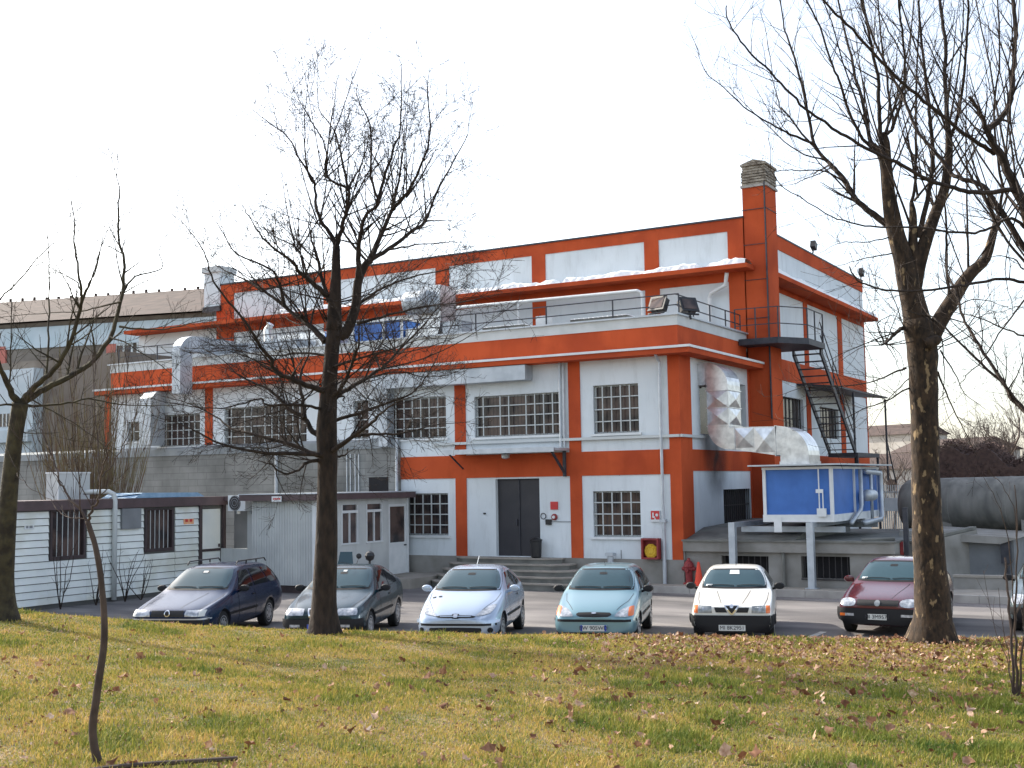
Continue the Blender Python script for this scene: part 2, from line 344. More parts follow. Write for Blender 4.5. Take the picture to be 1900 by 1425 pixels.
obj('orange_band', o, M['orange'], B); o = MB(); gbox(o, S, -.03, .87, e, 0, 1.1, 3.3); gbox(o, S, -.03, 6.1, e, 0, 3.3, 3.936); gbox(o, S, -.03, .87, e, 0, 3.936, 6.68); gbox(o, S, 6.0, 6.1, e, 0, 3.936, 6.68); gbox(o, S, 6.0, 6.1, e, 0, 1.1, 3.3)
obj('orange_band', o, M['orange'], B)
# dirt streaks where the awning drips and under the duct elbow keep their own shape: left out of paint
for a, b in ((-13.3, -12.95), (-18.68, -18.31), (-23.98, -23.65)): o = MB(); gbox(o, F, a, b, e, 0, 4.61, 6.68); obj('pilaster', o, M['orange'], B)
c = MB(); c.box(-24.0, .56, -.56, 0, 6.68, 6.86); c.box(0, .56, 0, 6.1, 6.68, 6.86); obj('cornice', c, M['orange'], B)
g = MB(); g.box(-24.02, .60, -.60, -.545, 6.83, 6.90); g.box(.545, .60, -.545, 6.05, 6.83, 6.90); g.box(-24.0, .545, -.545, -.1, 6.861, 6.872); g.box(.1, .545, -.1, 6.05, 6.861, 6.872); obj('gutter', g, M['whitepaint'], B)
p = MB(); p.box(-23.7, 0.0, 0., .25, 6.86, 7.56); p.box(-.25, 0., .25, 6.0, 6.86, 7.56); obj('parapet', p, M['orange'], B)
p = MB(); p.box(-23.72, .02, -.02, .27, 7.56, 7.86); p.box(-.27, .02, .27, 6.0, 7.56, 7.86); obj('parapet_strip', p, M['greystrip'], B)
p = MB(); p.box(-23.8, .1, -.1, .35, 7.86, 7.905); p.box(-.35, .1, .35, 5.98, 7.86, 7.905); cp = obj('parapet_coping', p, M['steel'], B)
p = MB(); p.box(-24.0, -.26, .26, 6.09, 7.3, 7.4); obj('terrace_roof', p, M['roof'], B)
# dark chipped edge on orange parapet
ed = MB(); ed.poly([(-6.9, -.012, 6.89), (-5.5, -.012, 6.905), (-5.9, -.012, 6.97), (-6.6, -.012, 7.0)]); ed.poly([(-2.0, -.012, 6.9), (-1.6, -.012, 6.9), (-1.65, -.012, 6.95), (-1.9, -.012, 6.94)])
obj('chipped_patch', ed, M['darkred'], B)
# upper block
up = MB(); uz0, uz1 = 7.3, 11.85
up.quad((-24, 6.1, 10.0), (0, 6.1, 10.0), (0, 6.1, uz1), (-24, 6.1, uz1)); up.quad((-28.8, 6.1, uz0), (0, 6.1, uz0), (0, 6.1, 10.0), (-28.8, 6.1, 10.0))
SU = [(9.6, 12.3, 4.5, 6.0), (14.5, 17.2, 4.62, 5.85)]
wall_holes(up, S, 6.1, 22.0, -.1, uz1, SU)
up.quad((-24, 6.1, 10), (-24, 22, 10), (-24, 22, uz1), (-24, 6.1, uz1)); up.quad((-28.8, 6.1, uz0), (-28.8, 22, uz0), (-28.8, 22, 10), (-28.8, 6.1, 10))
up.quad((-28.8, 22, 0), (0, 22, 0), (0, 22, uz1), (-28.8, 22, uz1))
obj('upper_wall', up, M['white'], B)
for a, b, c_, d_ in SU:
    pb = MB(); gbox(pb, S, a, b, .2, .24, c_, d_); ww = obj('side_window', pb, M['glassdark'], B)
    g = MB()
    for i in range(7): gbox(g, S, a+(b-a)*i/6-.02, a+(b-a)*i/6+.02, .12, .16, c_, d_)
    gbox(g, S, a, b, .161, .19, (c_+d_)/2-.02, (c_+d_)/2+.02); obj('window_bars', g, M['dbars'], ww)
r = MB(); r.box(-24, -.0, 6.35, 21.9, 11.6, 11.7); r.box(-28.8, -24, 6.2, 21.9, 10.0, 10.1); obj('upper_roof', r, M['roof'], B)
o = MB()
def upil(a, b, z0, z1): gbox(o, U, a, b, e, 0, z0, z1)
upil(-24, 0, 11.45, uz1); upil(-24, 0.0, 9.72, 10.02)
for a, b in ((-.56, 0), (-3.65, -3.1), (-8.2, -7.63), (-12.5, -11.88), (-18.05, -17.3), (-24, -23.0)): upil(a, b, 7.4, 9.72); upil(a, b, 10.02, 11.45)
obj('orange_band', o, M['orange'], B); o = MB(); gbox(o, S, 6.1, 22, e, 0, 11.36, uz1); gbox(o, S, 6.1, 22, e, 0, 9.77, 10.0); gbox(o, S, 6.1, 22, e, 0, 6.57, 7.34); gbox(o, S, 6.1, 22, e, 0, 2.9, 3.9)
for a, b in ((6.1, 7.7), (12.68, 13.2), (17.5, 18.15), (21.92, 22.0)): gbox(o, S, a, b, e, 0, 7.34, 9.77); gbox(o, S, a, b, e, 0, 3.9, 6.57)
for a, b in ((6.1, 7.7),): gbox(o, S, a, b, e, 0, 10.0, 11.36)
gbox(o, S, 6.1, 8.5, e, 0, 1.1, 2.9)
obj('orange_band', o, M['orange'], B)
c = MB(); c.box(-24, .03, 6.03, 6.42, 11.85, 11.91); c.box(-.34, .05, 6.42, 22.03, 11.85, 11.91); c.box(-24.05, -23.8, 6.42, 22.0, 11.85, 11.91); obj('roof_coping', c, M['dark_steel'], B)
c = MB(); c.box(-28.9, .35, 5.3, 6.1, 10.02, 10.17); c.box(0, .75, 7.22, 21.6, 9.95, 10.1); lg = obj('ledge', c, M['orange'], B)
# gable-like tip of the ledge at the far left
c = MB()
for i in range(10): gbox(c, S, 7.5+i*1.45, 7.5+i*1.45+.02, -.7, -.02, 9.7, 9.95)
# snow on ledges
def snow_strip(axis, a0, a1, c0_, c1_, z, n, gaps):
    s = MB(); rr = random.Random(5); pts = []
    for i in range(n+1):
        t = a0+(a1-a0)*i/n; h = .15+.05*rr.random()+.035*math.sin(i*.37)
        for g0, g1 in gaps:
            if g0 < t < g1: h = .015
        pts.append((t, max(.012, h)))
    prof = [(0., 0.), (.06, .75), (.25, 1.), (.75, .9), (1., .35)]
    for t, h in pts:
        for u, v in prof:
            c_ = c0_+(c1_-c0_)*(u+.04*(rr.random()-.5)); zz = z+h*v*(.9+.2*rr.random())
            s.v.append((t, c_, zz) if axis == 'x' else (c_, t, zz))
    m = len(prof)
    for i in range(n):
        for j in range(m-1): a = i*m+j; s.f.append((a, a+m, a+m+1, a+1))
    return s
s1 = snow_strip('x', -20., .28, 5.33, 6.05, 10.172, 160, [(-1.4, -1.1), (-6.9, -6.5), (-12.6, -12.0)]); obj('snow', s1, M['snow'], lg)
s1 = snow_strip('y', 7.3, 21.5, .72, .05, 10.105, 90, [(13.5, 13.9), (18.4, 18.6)]); obj('snow', s1, M['snow'], lg)
# chimney
ch = MB(); ch.box(.0, .82, 6.1, 7.2, -.1, 12.86); CH = obj('chimney', ch, M['orange'], B)
cc = MB(); cc.box(-.04, .88, 6.04, 7.26, 12.86, 12.94)
obj('chimney_collar', cc, M['kerb'], CH)
cc = MB(); rr = random.Random(3)
for i in range(8):
    dx = rr.uniform(-.02, .04); z = 12.94+i*.095; cc.box(-.0-dx, .84+dx, 6.08-dx, 7.22+dx, z, z+.07)
    dx = -.05; cc.box(-.0-dx, .84+dx, 6.08-dx, 7.22+dx, z+.07, z+.0949)
cc.prism([(0, 6.1, 13.7), (.84, 6.1, 13.7), (.42, 6.1, 13.82)], (0, 0, 0), (0, 1.1, 0))
M['capst'] = mat('weathered_brick_cap', (.17, .14, .11), .95, c2=(.38, .34, .28), scale=7, detail=8, bump=.8, bscale=20)
obj('chimney_cap', cc, M['capst'], CH)
cc = MB(); cc.tube([(.79, 6.05, 13.0), (.79, 6.05, 5.0)], .03, 6); cc.bar((-.01, 6.08, 12.1), (.83, 6.08, 12.1), .02); cc.bar((.83, 6.08, 12.1), (.83, 7.2, 12.1), .02)
for z in (8.4, 9.7, 10.9): cc.bar((-.01, 6.08, z), (.83, 6.08, z), .018)
obj('lightning_cable', cc, M['dark_steel'], CH)
lc = MB(); lc.box(-24.67, -23.75, 6.0, 6.9, 10.95, 12.45); LC = obj('pale_chimney', lc, M['white'], B)
lc = MB(); lc.box(-24.75, -23.67, 5.92, 6.98, 12.45, 12.72); obj('chimney_cap', lc, M['greystrip'], LC); lc = MB(); lc.box(-24.72, -23.7, 5.95, 6.95, 10.72, 10.95); obj('chimney_base', lc, M['dark_steel'], LC)
# downpipes, cable tray
dp = MB(); dp.tube([(-.55, -.45, 6.75), (-.55, -.1, 6.5), (-.55, -.1, 1.9)], .045, 8); dp.tube([(-.55, -.1, 1.9), (-.55, -.1, .0)], .06, 8); dp.box(-.64, -.46, -.18, -.02, 1.82, 1.9); obj('downpipe', dp, M['steel'], B)
dp = MB(); dp.tube([(-3.86, -.09, 6.7), (-3.86, -.09, 4.1)], .045, 8); dp.tube([(-3.74, -.08, 6.7), (-3.74, -.08, 4.1)], .035, 8); obj('downpipe', dp, M['steel'], B)
dp = MB(); dp.box(-8.6, .05, -.12, -.03, 4.28, 4.36); dp.box(.03, .12, -.12, 1.8, 4.28, 4.36); obj('cable_tray', dp, M['bars'], B)
dp = MB(); dp.tube([(-1.95, -.02, 3.2), (-1.95, -.02, 3.93)], .008, 5); dp.tube([(-1.96, -.02, 1.0), (-1.96, -.02, .75)], .008, 5); dp.bar((-4.35, -.02, 1.83), (-3.6, -.02, 1.83), .012); obj('cable', dp, M['dark_steel'], B)
# awning over the entrance
aw = MB(); aw.box(-7.6, -3.62, -1.0, -.031, 3.98, 4.06); aw.box(-7.6, -3.62, -1.02, -.98, 3.94, 4.09); AW = obj('awning', aw, M['steel'], B)
ab = MB(); ab.bar((-3.75, -.9, 3.95), (-3.75, -.1, 3.3), .06); ab.tube([(-3.75, -.1, 4.0), (-3.75, -.1, 3.2)], .06, 8); ab.bar((-7.4, -.9, 3.95), (-7.4, -.1, 3.5), .04); obj('bracket', ab, M['dark_steel'], AW)
ab = MB(); ab.lathe([(.02, .0), (.13, -.05), (.13, -.16), (.02, -.2)], (-5.62, -.45, 3.97), 12); obj('lamp', ab, M['steel'], AW)
# steps
st = MB()
for i, (z, yo, xl, xr) in enumerate([(.74, -.55, -7.62, -3.85), (.58, -.87, -7.7, -3.45), (.42, -1.19, -7.73, -3.1), (.26, -1.51, -7.73, -2.75), (.1, -1.83, -7.73, -2.45)]):
    z0 = -.1
    st.prism([(xl, -.05, z0), (xr, -.05, z0), (xr, yo+.35, z0), (xr-.4, yo, z0), (xl+.4, yo, z0), (xl, yo+.35, z0)], (0, 0, 0), (0, 0, z-z0-.04))
ST = obj('entrance_steps', st, M['concrete2'], B)
st = MB()
for i, (z, yo, xl, xr) in enumerate([(.74, -.55, -7.62, -3.85), (.58, -.87, -7.7, -3.45), (.42, -1.19, -7.73, -3.1), (.26, -1.51, -7.73, -2.75), (.1, -1.83, -7.73, -2.45)]):
    st.prism([(xl-.03, -.06-i*.002, z-.04), (xr+.03, -.06-i*.002, z-.04), (xr+.03, yo+.34, z-.04), (xr-.39, yo-.03, z-.04), (xl+.39, yo-.03, z-.04), (xl-.03, yo+.34, z-.04)], (0, 0, 0), (0, 0, .04))
obj('step_tread', st, M['pave'], ST)
# grey block-faced lower part to the left
gw = MB(); gw.box(-45, -9.9, -.16, -.002, -.1, 4.25); obj('block_wall', gw, M['greywall'], B)
gw = MB(); gw.box(-45, -9.9, -.2, -.002, 4.252, 4.5); gw.prism([(-45, -.2, 4.5), (-45, -.002, 4.5), (-45, -.002, 4.6)], (0, 0, 0), (35.1, 0, 0)); obj('block_wall_coping', gw, M['coping_blue'], B)
gw = MB(); gw.box(-11.1, -10.3, -.165, -.155, 2.75, 3.3); gw.box(-11.12, -10.28, -.17, -.163, 2.72, 2.75); obj('vent_opening', gw, M['void'], B)
gw = MB()
for x in (-12.0, -11.85, -11.65, -11.5): gw.tube([(x, -.19, 2.6), (x, -.19, 4.1)], .018, 6)
gw.tube([(-9.93, -.2, 4.6), (-9.93, -.2, .2)], .05, 8); gw.tube([(-15.1, -.2, 4.3), (-15.1, -.2, 2.6)], .06, 8)
obj('conduit', gw, M['steel'], B)
# far roof railing of the terrace
rl = MB(); zt = 8.52
xs = [-23.6, -21.5, -19, -16.5, -14, -11.7, -9.4, -7.1, -4.5, -2.2, -.05]
for x in xs: rl.bar((x, .3, 7.87), (x, .3, zt), .035)
for z in (zt, 8.2): rl.bar((-23.6, .3, z), (-.05, .3, z), .03); rl.bar((-.15, .3, z), (-.15, 5.9, z), .03)
for y in (1.7, 3.1, 4.5, 5.9): rl.bar((-.15, y, 7.87), (-.15, y, zt), .035)
obj('terrace_railing', rl, M['dark_steel'], B)
# pipes on the terrace wall
pp = MB(); pp.tube([(-3.49+.12, 5.2, 7.45), (-3.37, 5.2, 9.35), (-3.4, 5.2, 9.5), (-3.55, 5.2, 9.58), (-8.6, 5.2, 9.62), (-12.0, 5.2, 9.66)], .06, 10); pp.tube([(-8.3, 5.2, 9.6), (-8.3, 5.2, 7.5)], .04, 8); obj('terrace_pipe', pp, M['whitepaint'], B)
pp = MB(); pp.tube([(-1.22, 5.95, 7.45), (-1.22, 5.95, 9.2), (-1.15, 5.9, 9.35), (-.55, 5.7, 9.55), (-.45, 5.6, 9.95)], .07, 10); obj('downpipe', pp, M['whitepaint'], B)

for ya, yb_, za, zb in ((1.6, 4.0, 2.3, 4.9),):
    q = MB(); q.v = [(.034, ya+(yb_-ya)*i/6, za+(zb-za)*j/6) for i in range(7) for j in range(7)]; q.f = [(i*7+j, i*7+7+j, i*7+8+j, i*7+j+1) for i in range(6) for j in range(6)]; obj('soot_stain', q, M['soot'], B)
# ---------------------------------------------------------------- ducts and plant
def sweep(mb, pts, A, wh, hh):
    """rectangular duct along pts; A = fixed unit axis of half width wh; hh = half heights per point"""
    A = Vector(A).normalized(); pts = [Vector(p) for p in pts]; n0 = len(mb.v)
    if not hasattr(hh, '__len__'): hh = [hh]*len(pts)
    for i, p in enumerate(pts):
        t = (pts[min(i+1, len(pts)-1)]-pts[max(i-1, 0)]).normalized(); N = A.cross(t).normalized()
        for a, b in ((-1, -1), (1, -1), (1, 1), (-1, 1)): mb.v.append(tuple(p+A*wh*a+N*hh[i]*b))
    for i in range(len(pts)-1):
        a = n0+i*4
        for k in range(4): k2 = (k+1) % 4; mb.f.append((a+k, a+k2, a+4+k2, a+4+k))
    mb.f += [(n0+3, n0+2, n0+1, n0), tuple(n0+(len(pts)-1)*4+k for k in range(4))]
    return mb
def arc(cx, cz, r, a0, a1, y, n=9): return [(cx+r*math.cos(rad(a0+(a1-a0)*i/n)), y, cz+r*math.sin(rad(a0+(a1-a0)*i/n))) for i in range(n+1)]
yc = 2.05
D1 = thing('ventilation_duct', (.6, yc, 4), 'big shiny silver duct bending out of the side wall and down to the blue unit', 'duct')
m1 = MB(); sweep(m1, [(-.1, yc, 6.2), (.2, yc, 6.2)]+arc(.25, 5.85, .36, 88, 0, yc)+[(.61, yc, 5.7)], (0, 1, 0), .55, .33); obj('top_elbow', m1, M['galv'], D1)
def dent(mb, x0, x1, y0, y1, z0, z1, face):
    """cross-broken panel: shallow pyramid"""
    c = None
    if face == 'y': P4 = [(x0, y0, z0), (x1, y0, z0), (x1, y0, z1), (x0, y0, z1)]; c = ((x0+x1)/2, y0-.05, (z0+z1)/2)
    else: P4 = [(x0, y0, z0), (x0, y1, z0), (x0, y1, z1), (x0, y0, z1)]; c = (x0+.05, (y0+y1)/2, (z0+z1)/2)
    for i in range(4): mb.poly([P4[i], P4[(i+1) % 4], c])
m1 = MB(); sweep(m1, [(.61, yc, 5.7), (.61, yc, 4.62)], (0, 1, 0), .55, .33)
for z in (4.66, 5.18): dent(m1, .28, .94, yc-.552, 0, z, z+.5, 'y'); dent(m1, .943, 0, yc-.55, yc+.55, z, z+.5, 'x')
m1.box(.25, .97, yc-.58, yc+.58, 5.68, 5.71); m1.box(.25, .97, yc-.58, yc+.58, 5.16, 5.18); m1.box(.25, .97, yc-.58, yc+.58, 4.61, 4.64); obj('vertical_section', m1, M['galv'], D1)
m1 = MB(); sweep(m1, [(.61, yc, 4.62)]+arc(.97, 4.6, .36, 180, 270, yc)+[(1.1, yc, 4.24)], (0, 1, 0), .55, .33); obj('bottom_elbow', m1, M['galv'], D1)
m1 = MB(); sweep(m1, [(1.1, yc, 4.24), (2.35, yc, 4.13)], (0, 1, 0), .55, [.33, .42])
dent(m1, 1.12, 1.7, yc-.552, 0, 3.95, 4.53, 'y'); dent(m1, 1.72, 2.33, yc-.552, 0, 3.8, 4.52, 'y'); m1.box(1.09, 1.12, yc-.58, yc+.58, 3.9, 4.58); m1.box(2.33, 2.36, yc-.58, yc+.58, 3.68, 4.57); obj('horizontal_section', m1, M['galv'], D1)
m1 = MB(); sweep(m1, [(2.35, yc, 4.13)]+arc(2.45, 3.68, .45, 88, 0, yc)+[(2.9, yc, 3.5)], (0, 1, 0), .55, .42); m1.box(2.46, 3.34, yc-.58, yc+.58, 3.4, 3.52); obj('end_elbow', m1, M['galv'], D1)

A1 = thing('air_handling_unit', (3.4, .5, 1.9), 'large blue box-shaped air handling unit with white frame standing on steel posts', 'air handling unit')
x0, x1, y0, y1 = 2.42, 4.38, .0, 5.2
m1 = MB(); m1.box(x0+.05, x1-.05, y0+.05, y1-.05, 2.03, 3.3); obj('blue_panel', m1, M['blue'], A1)
m1 = MB()
for a in (x0, x1-.09):
    for b in (y0, 2.3, y1-.09): m1.box(a, a+.09, b, b+.09, 2.0, 3.34)
for z in (1.83, 3.27):
    h = .2 if z < 2 else .07
    m1.box(x0-.01, x1+.01, y0-.02, y0+.04, z, z+h); m1.box(x0-.01, x1+.01, y1-.04, y1+.02, z, z+h); m1.box(x1-.05, x1+.02, y0+.04, y1-.04, z, z+h); m1.box(x0-.02, x0+.05, y0+.04, y1-.04, z, z+h)
m1.box(x0+.3, x0+.52, y0-.03, y0-.021, 1.55, 1.98)
obj('frame', m1, M['whitepaint'], A1)
m1 = MB(); m1.box(x0-.3, x1+.35, y0-.35, y1+.3, 3.37, 3.41); obj('rain_cover', m1, M['steel'], A1)
m1 = MB(); m1.box(3.95, 4.2, -.1, -.03, 1.98, 2.2); m1.box(4.0, 4.03, -.06, -.04, 2.2, 3.3); m1.box(4.1, 4.13, -.06, -.04, 2.2, 2.65); m1.box(3.93, 4.13, -.07, -.035, 2.62, 2.72); obj('control_box', m1, M['whitepaint'], A1)
m1 = MB()
def pp_(pts, r): m1.tube(pts, r, 8)
xr = x1+.15
pp_([(xr, 2.4, 3.25), (xr, 2.4, 2.25), (xr, 2.3, 2.1), (xr, 1.2, 1.75)], .06); pp_([(xr, 4.6, 3.15), (xr, 3.0, 3.2)], .08)
pp_([(xr, 4.7, 3.2), (xr, 4.75, 3.1), (xr, 4.75, 1.85), (xr, 4.6, 1.75), (xr, 2.6, 1.72)], .08); pp_([(xr, 3.6, 3.2), (xr, 3.6, 1.8)], .05)
m1.lathe([(.02, 0), (.16, .03), (.17, .1), (.17, .75), (.16, .82), (.02, .85)], (xr+.05, 2.75, 2.5), 12, 'y')
obj('pipework', m1, M['steel'], A1, smooth=True)
SF = thing('steel_support', (2.7, -.3, 0), 'galvanised steel posts and beams carrying the blue unit over the low roof', 'steel frame')
for x in (1.62, 3.82):
    m1 = MB(); m1.box(x-.09, x+.09, -.42, -.24, .06 if x > 0 else 0, 1.83)
    m1.box(x-.16, x+.16, -.49, -.17, .061, .08); obj('post', m1, M['steel'], SF)
    m1 = MB(); m1.box(x-.07, x+.07, -.24, 5.3, 1.69, 1.825); obj('beam', m1, M['steel'], SF)
m1 = MB(); m1.box(1.55, 4.5, .6, .7, 1.83-.3, 1.688); m1.box(1.55, 4.5, 4.3, 4.4, 1.53, 1.688); obj('beam', m1, M['steel'], SF)

AX = thing('low_annex', (3, 3, 0), 'low grey concrete annex with a flat roof slab and dark basement openings', 'annex')
m1 = MB(); holes = [(1.13, 2.5, .3, .88), (3.42, 4.75, .3, .9)]; T2 = TY(.05); wall_holes(m1, T2, .03, 5.85, -.1, 1.0, holes, .3); m1.quad((5.85, .05, -.1), (5.85, 8, -.1), (5.85, 8, 1.0), (5.85, .05, 1.0)); obj('wall', m1, M['concrete'], AX)
m1 = MB(); m1.box(.04, 5.98, -.12, 8, 1.0, 1.28); obj('roof_slab', m1, M['concrete'], AX)
m1 = MB(); m1.box(.02, 6.02, -.17, 8, 1.281, 1.33); rs = obj('roof_edge', m1, M['concrete2'], AX)
m1 = MB(); rr = random.Random(2)
m1.prism([(.06, .1, 1.332), (.06, 5.9, 1.332), (.06, 5.9, 1.75), (.06, 1.5, 1.62)], (0, 0, 0), (3.2, 0, 0)); obj('roof_rubble', m1, M['concrete2'], AX)
for a, b, c_, d_ in holes:
    m1 = MB(); gbox(m1, T2, a, b, .26, .3, c_, d_); op = obj('basement_window', m1, M['void'], AX)
    m1 = MB()
    for i in range(8): gbox(m1, T2, a+.08+(b-a-.16)*i/7-.008, a+.08+(b-a-.16)*i/7+.008, .08, .1, c_, d_)
    gbox(m1, T2, a, b, -.03, .1, c_-.04, c_-.001); obj('grille', m1, M['dbars'], op)
m1 = MB(); m1.tube([(2.95, -.02, .05), (2.95, -.02, 1.0)], .05, 8); m1.tube([(5.1, .0, 1.35), (5.9, .3, 1.38)], .05, 6); obj('pipe', m1, M['concrete2'], AX)
# fire stairs and platform
FS = thing('fire_escape', (1.2, 7, 0), 'black steel fire escape with a platform wrapped round the chimney and open treads', 'stairs')
zp = 7.42
m1 = MB(); m1.prism([(.03, 5.2, zp), (1.35, 5.25, zp), (2.05, 6.3, zp), (2.05, 8.2, zp), (.03, 8.2, zp)], (0, 0, 0), (0, 0, .2)); obj('platform', m1, M['dark_steel'], FS)
m1 = MB(); rp = [(-.1, 5.25), (.6, 5.25), (1.35, 5.3), (2.0, 6.35), (2.0, 7.2), (2.0, 8.15)]
for x, y in rp: m1.bar((x, y, zp+.2), (x, y, zp+1.2), .04)
for z in (zp+.65, zp+1.2):
    for i in range(len(rp)-1): m1.bar((*rp[i], z), (*rp[i+1], z), .03)
obj('railing', m1, M['dark_steel'], FS)
def stair(x0, x1, ya, za, yb, zb, n, par):
    m = MB()
    for x in (x0, x1): m.prism([(x, ya, za-.14), (x, ya, za+.12), (x, yb, zb+.12), (x, yb, zb-.14)], (-.03, 0, 0), (.03, 0, 0))
    obj('stringer', m, M['dark_steel'], par)
    m = MB()
    for i in range(n):
        t = (i+.5)/n; y = ya+(yb-ya)*t; z = za+(zb-za)*t; m.box(x0+.03, x1-.03, y-.12, y+.12, z-.015, z+.015)
    obj('tread', m, M['dark_steel'], par)
    m = MB()
    for h in (.5, .95): m.bar((x1+.02, ya, za+h), (x1+.02, yb, zb+h), .03)
    for t in (.05, .35, .65, .97): y = ya+(yb-ya)*t; z = za+(zb-za)*t; m.bar((x1+.02, y, z), (x1+.02, y, z+.95), .03)
    obj('handrail', m, M['dark_steel'], par)
stair(.95, 1.9, 8.1, 7.4, 12.3, 3.95, 15, FS)
m1 = MB(); m1.box(.9, 2.0, 12.2, 15.5, 3.8, 3.95)
for y in (12.3, 15.4): m1.bar((1.95, y, -.1), (1.95, y, 3.8), .08)
obj('landing', m1, M['dark_steel'], FS)
CN = thing('wall_canopy', (1, 15, 6), 'thin dark canopy on posts against the side wall behind the fire stairs', 'canopy')
m1 = MB(); m1.prism([(0.01, 11.5, 6.5), (1.5, 11.5, 6.35), (1.5, 19.5, 6.35), (.01, 19.5, 6.5)], (0, 0, 0), (0, 0, .07)); obj('roof_sheet', m1, M['dark_steel'], CN)
m1 = MB(); m1.bar((1.45, 19.2, 2.9), (1.45, 19.2, 6.3), .07); m1.bar((1.45, 19.2, 4.6), (1.45, 20.6, 2.8), .05); obj('post', m1, M['dark_steel'], CN); m1 = MB(); m1.bar((1.45, 14.0, 2.9), (1.45, 14, 6.3), .07); obj('post', m1, M['dark_steel'], CN)

# duct along the front facade
D2 = thing('ventilation_duct', (-9, -.3, 6.4), 'long dull grey duct hung under the front cornice above the upper windows', 'duct')
q0_ = onY(688, 700, -.5); q1_ = onY(974, 690, -.5); m1 = MB(); m1.box(q0_.x, q1_.x, -.5, -.04, 6.2, 6.66)
obj('horizontal_section', m1, M['duct_grey'], D2)
q0_ = onY(702, 760, -.45); q1_ = onY(718, 760, -.45); m1 = MB(); m1.box(q0_.x, q1_.x, -.45, -.06, 4.3, 6.198); obj('vertical_section', m1, M['duct_grey'], D2)
# ducts climbing over the parapet further left
for i, (u, ub, lab) in enumerate([(345, 720, 'pale duct with a domed bend coming down over the parapet behind the bare trees')]):
    q1 = onY(338, 700, -.75); q2 = onY(353, 700, -.75); xa, xb = q1.x, q2.x
    Dk = thing('ventilation_duct', (xa, -.7, 7), lab, 'duct')
    ZD = onY(345, 652, -.95).z; m1 = MB(); A = (1, 0, 0); cx = (xa+xb)/2; hw = (xb-xa)/2
    pts = [(cx, -.95, 6.45), (cx, -.95, ZD)]+[(cx, -.95+.5*(1-math.cos(rad(a))), ZD+.3*math.sin(rad(a))) for a in range(15, 91, 15)]+[(cx, 1.6, ZD+.3)]
    sweep(m1, pts, A, hw, .3); obj('bent_section', m1, M['duct_grey'], Dk)
    m1 = MB(); m1.box(cx-.45, cx+3.2, 1.6, 2.6, 7.6, ZD+.5); obj('plenum', m1, M['duct_grey'], Dk)
q1 = onY(270, 760, -.6); q2 = onY(291, 760, -.6)
Dk = thing('ventilation_duct', (q1.x, -.5, 6), 'pale narrow duct running down the facade left of the barred windows', 'duct')
m1 = MB(); m1.box(q1.x, q2.x, -.9, -.2, 4.65, 6.4); m1.prism([(q1.x, -.9, 6.4), (q1.x, -.2, 6.4), (q1.x, -.1, 6.66), (q1.x, -.6, 6.66)], (0, 0, 0), (q2.x-q1.x, 0, 0)); obj('vertical_section', m1, M['duct_grey'], Dk)
# terrace equipment
ta = onY(655, 600, 2.6); tb = onY(745, 600, 2.6)
A2 = thing('air_handling_unit', (ta.x, 2.6, 7.4), 'blue air handling unit on the terrace roof seen through the tree branches', 'air handling unit')
m1 = MB(); m1.box(ta.x, tb.x, 2.6, 4.0, 7.55, 8.95); obj('blue_panel', m1, M['blue'], A2)
m1 = MB(); mx_ = ta.x+(tb.x-ta.x)*.62
for x in (ta.x-.03, mx_, tb.x-.03): m1.box(x, x+.1, 2.56, 2.6, 7.4, 9.0)
m1.box(ta.x-.05, tb.x+.07, 2.55, 2.6, 7.4, 7.55); m1.box(ta.x-.05, tb.x+.07, 2.5, 4.1, 8.96, 9.05); obj('frame', m1, M['whitepaint'], A2)
m1 = MB(); tc = onY(752, 600, 2.9); sweep(m1, [(tb.x+.1, 3.2, 8.2), (tb.x+.5, 3.2, 8.2)]+[(tb.x+.5+.7*math.sin(rad(a)), 3.2, 8.9-.7*math.cos(rad(a))) for a in range(15, 91, 15)]+[(tb.x+1.2, 3.2, 10.1)], (0, 1, 0), .5, .42)
obj('silver_duct', m1, M['galv'], A2)
m1 = MB(); m1.lathe([(.05, 0), (.4, .05), (.42, .2), (.42, .8), (.4, .95), (.05, 1.)], (tb.x+.3, 2.5, 9.5), 20, 'x'); m1.box(tb.x+1.7, tb.x+2.5, 2.7, 3.4, 7.45, 8.75); obj('silver_drum', m1, M['duct_grey'], A2)
q = onY(503, 620, 2.2); A3 = thing('air_handling_unit', (q.x, 2.2, 7.4), 'silver box unit with a cowl on the terrace roof left of the blue unit', 'air handling unit')
m1 = MB(); m1.box(q.x-.2, q.x+2.6, 2.2, 3.6, 7.5, 8.75); obj('casing', m1, M['galv'], A3); m1 = MB(); m1.tube([(q.x, 2.0, 8.2), (q.x, 2.0, 9.0), (q.x+.15, 2.0, 9.2)], .14, 10); obj('cowl', m1, M['galv'], A3)
for (u0, u1, v, lab, n_) in ((1058, 1164, 592, 'long flat snow dusted roof tray on the terrace under the right hand white panel', 12), (895, 972, 606, 'long flat roof tray on the terrace nearer the tree', 9)):
    a = onY(u0, v, 1.2); b = onY(u1, v, 1.2)
    Rk = thing('roof_skylight', (a.x, 1.2, 7.4), lab, 'skylight'); m1 = MB(); m1.box(a.x, b.x, 1.2, 2.0, 7.4, 8.17); obj('curb', m1, M['concrete2'], Rk)
    m1 = MB()
    for i in range(n_): t = a.x+(b.x-a.x)*(i+.15)/n_; m1.box(t, t+(b.x-a.x)/n_*.7, 1.18, 2.02, 8.171, 8.2)
    obj('snow_patch', m1, M['snow'], Rk)
a = onY(994, 590, 1.0); b = onY(1011, 590, 1.0); m1 = MB(); m1.box(a.x, b.x, 1.0, 1.5, 7.4, 8.36); tag(obj('roof_vent', m1, M['whitepaint']), 'small white box vent on the terrace between the two flat trays', 'vent')
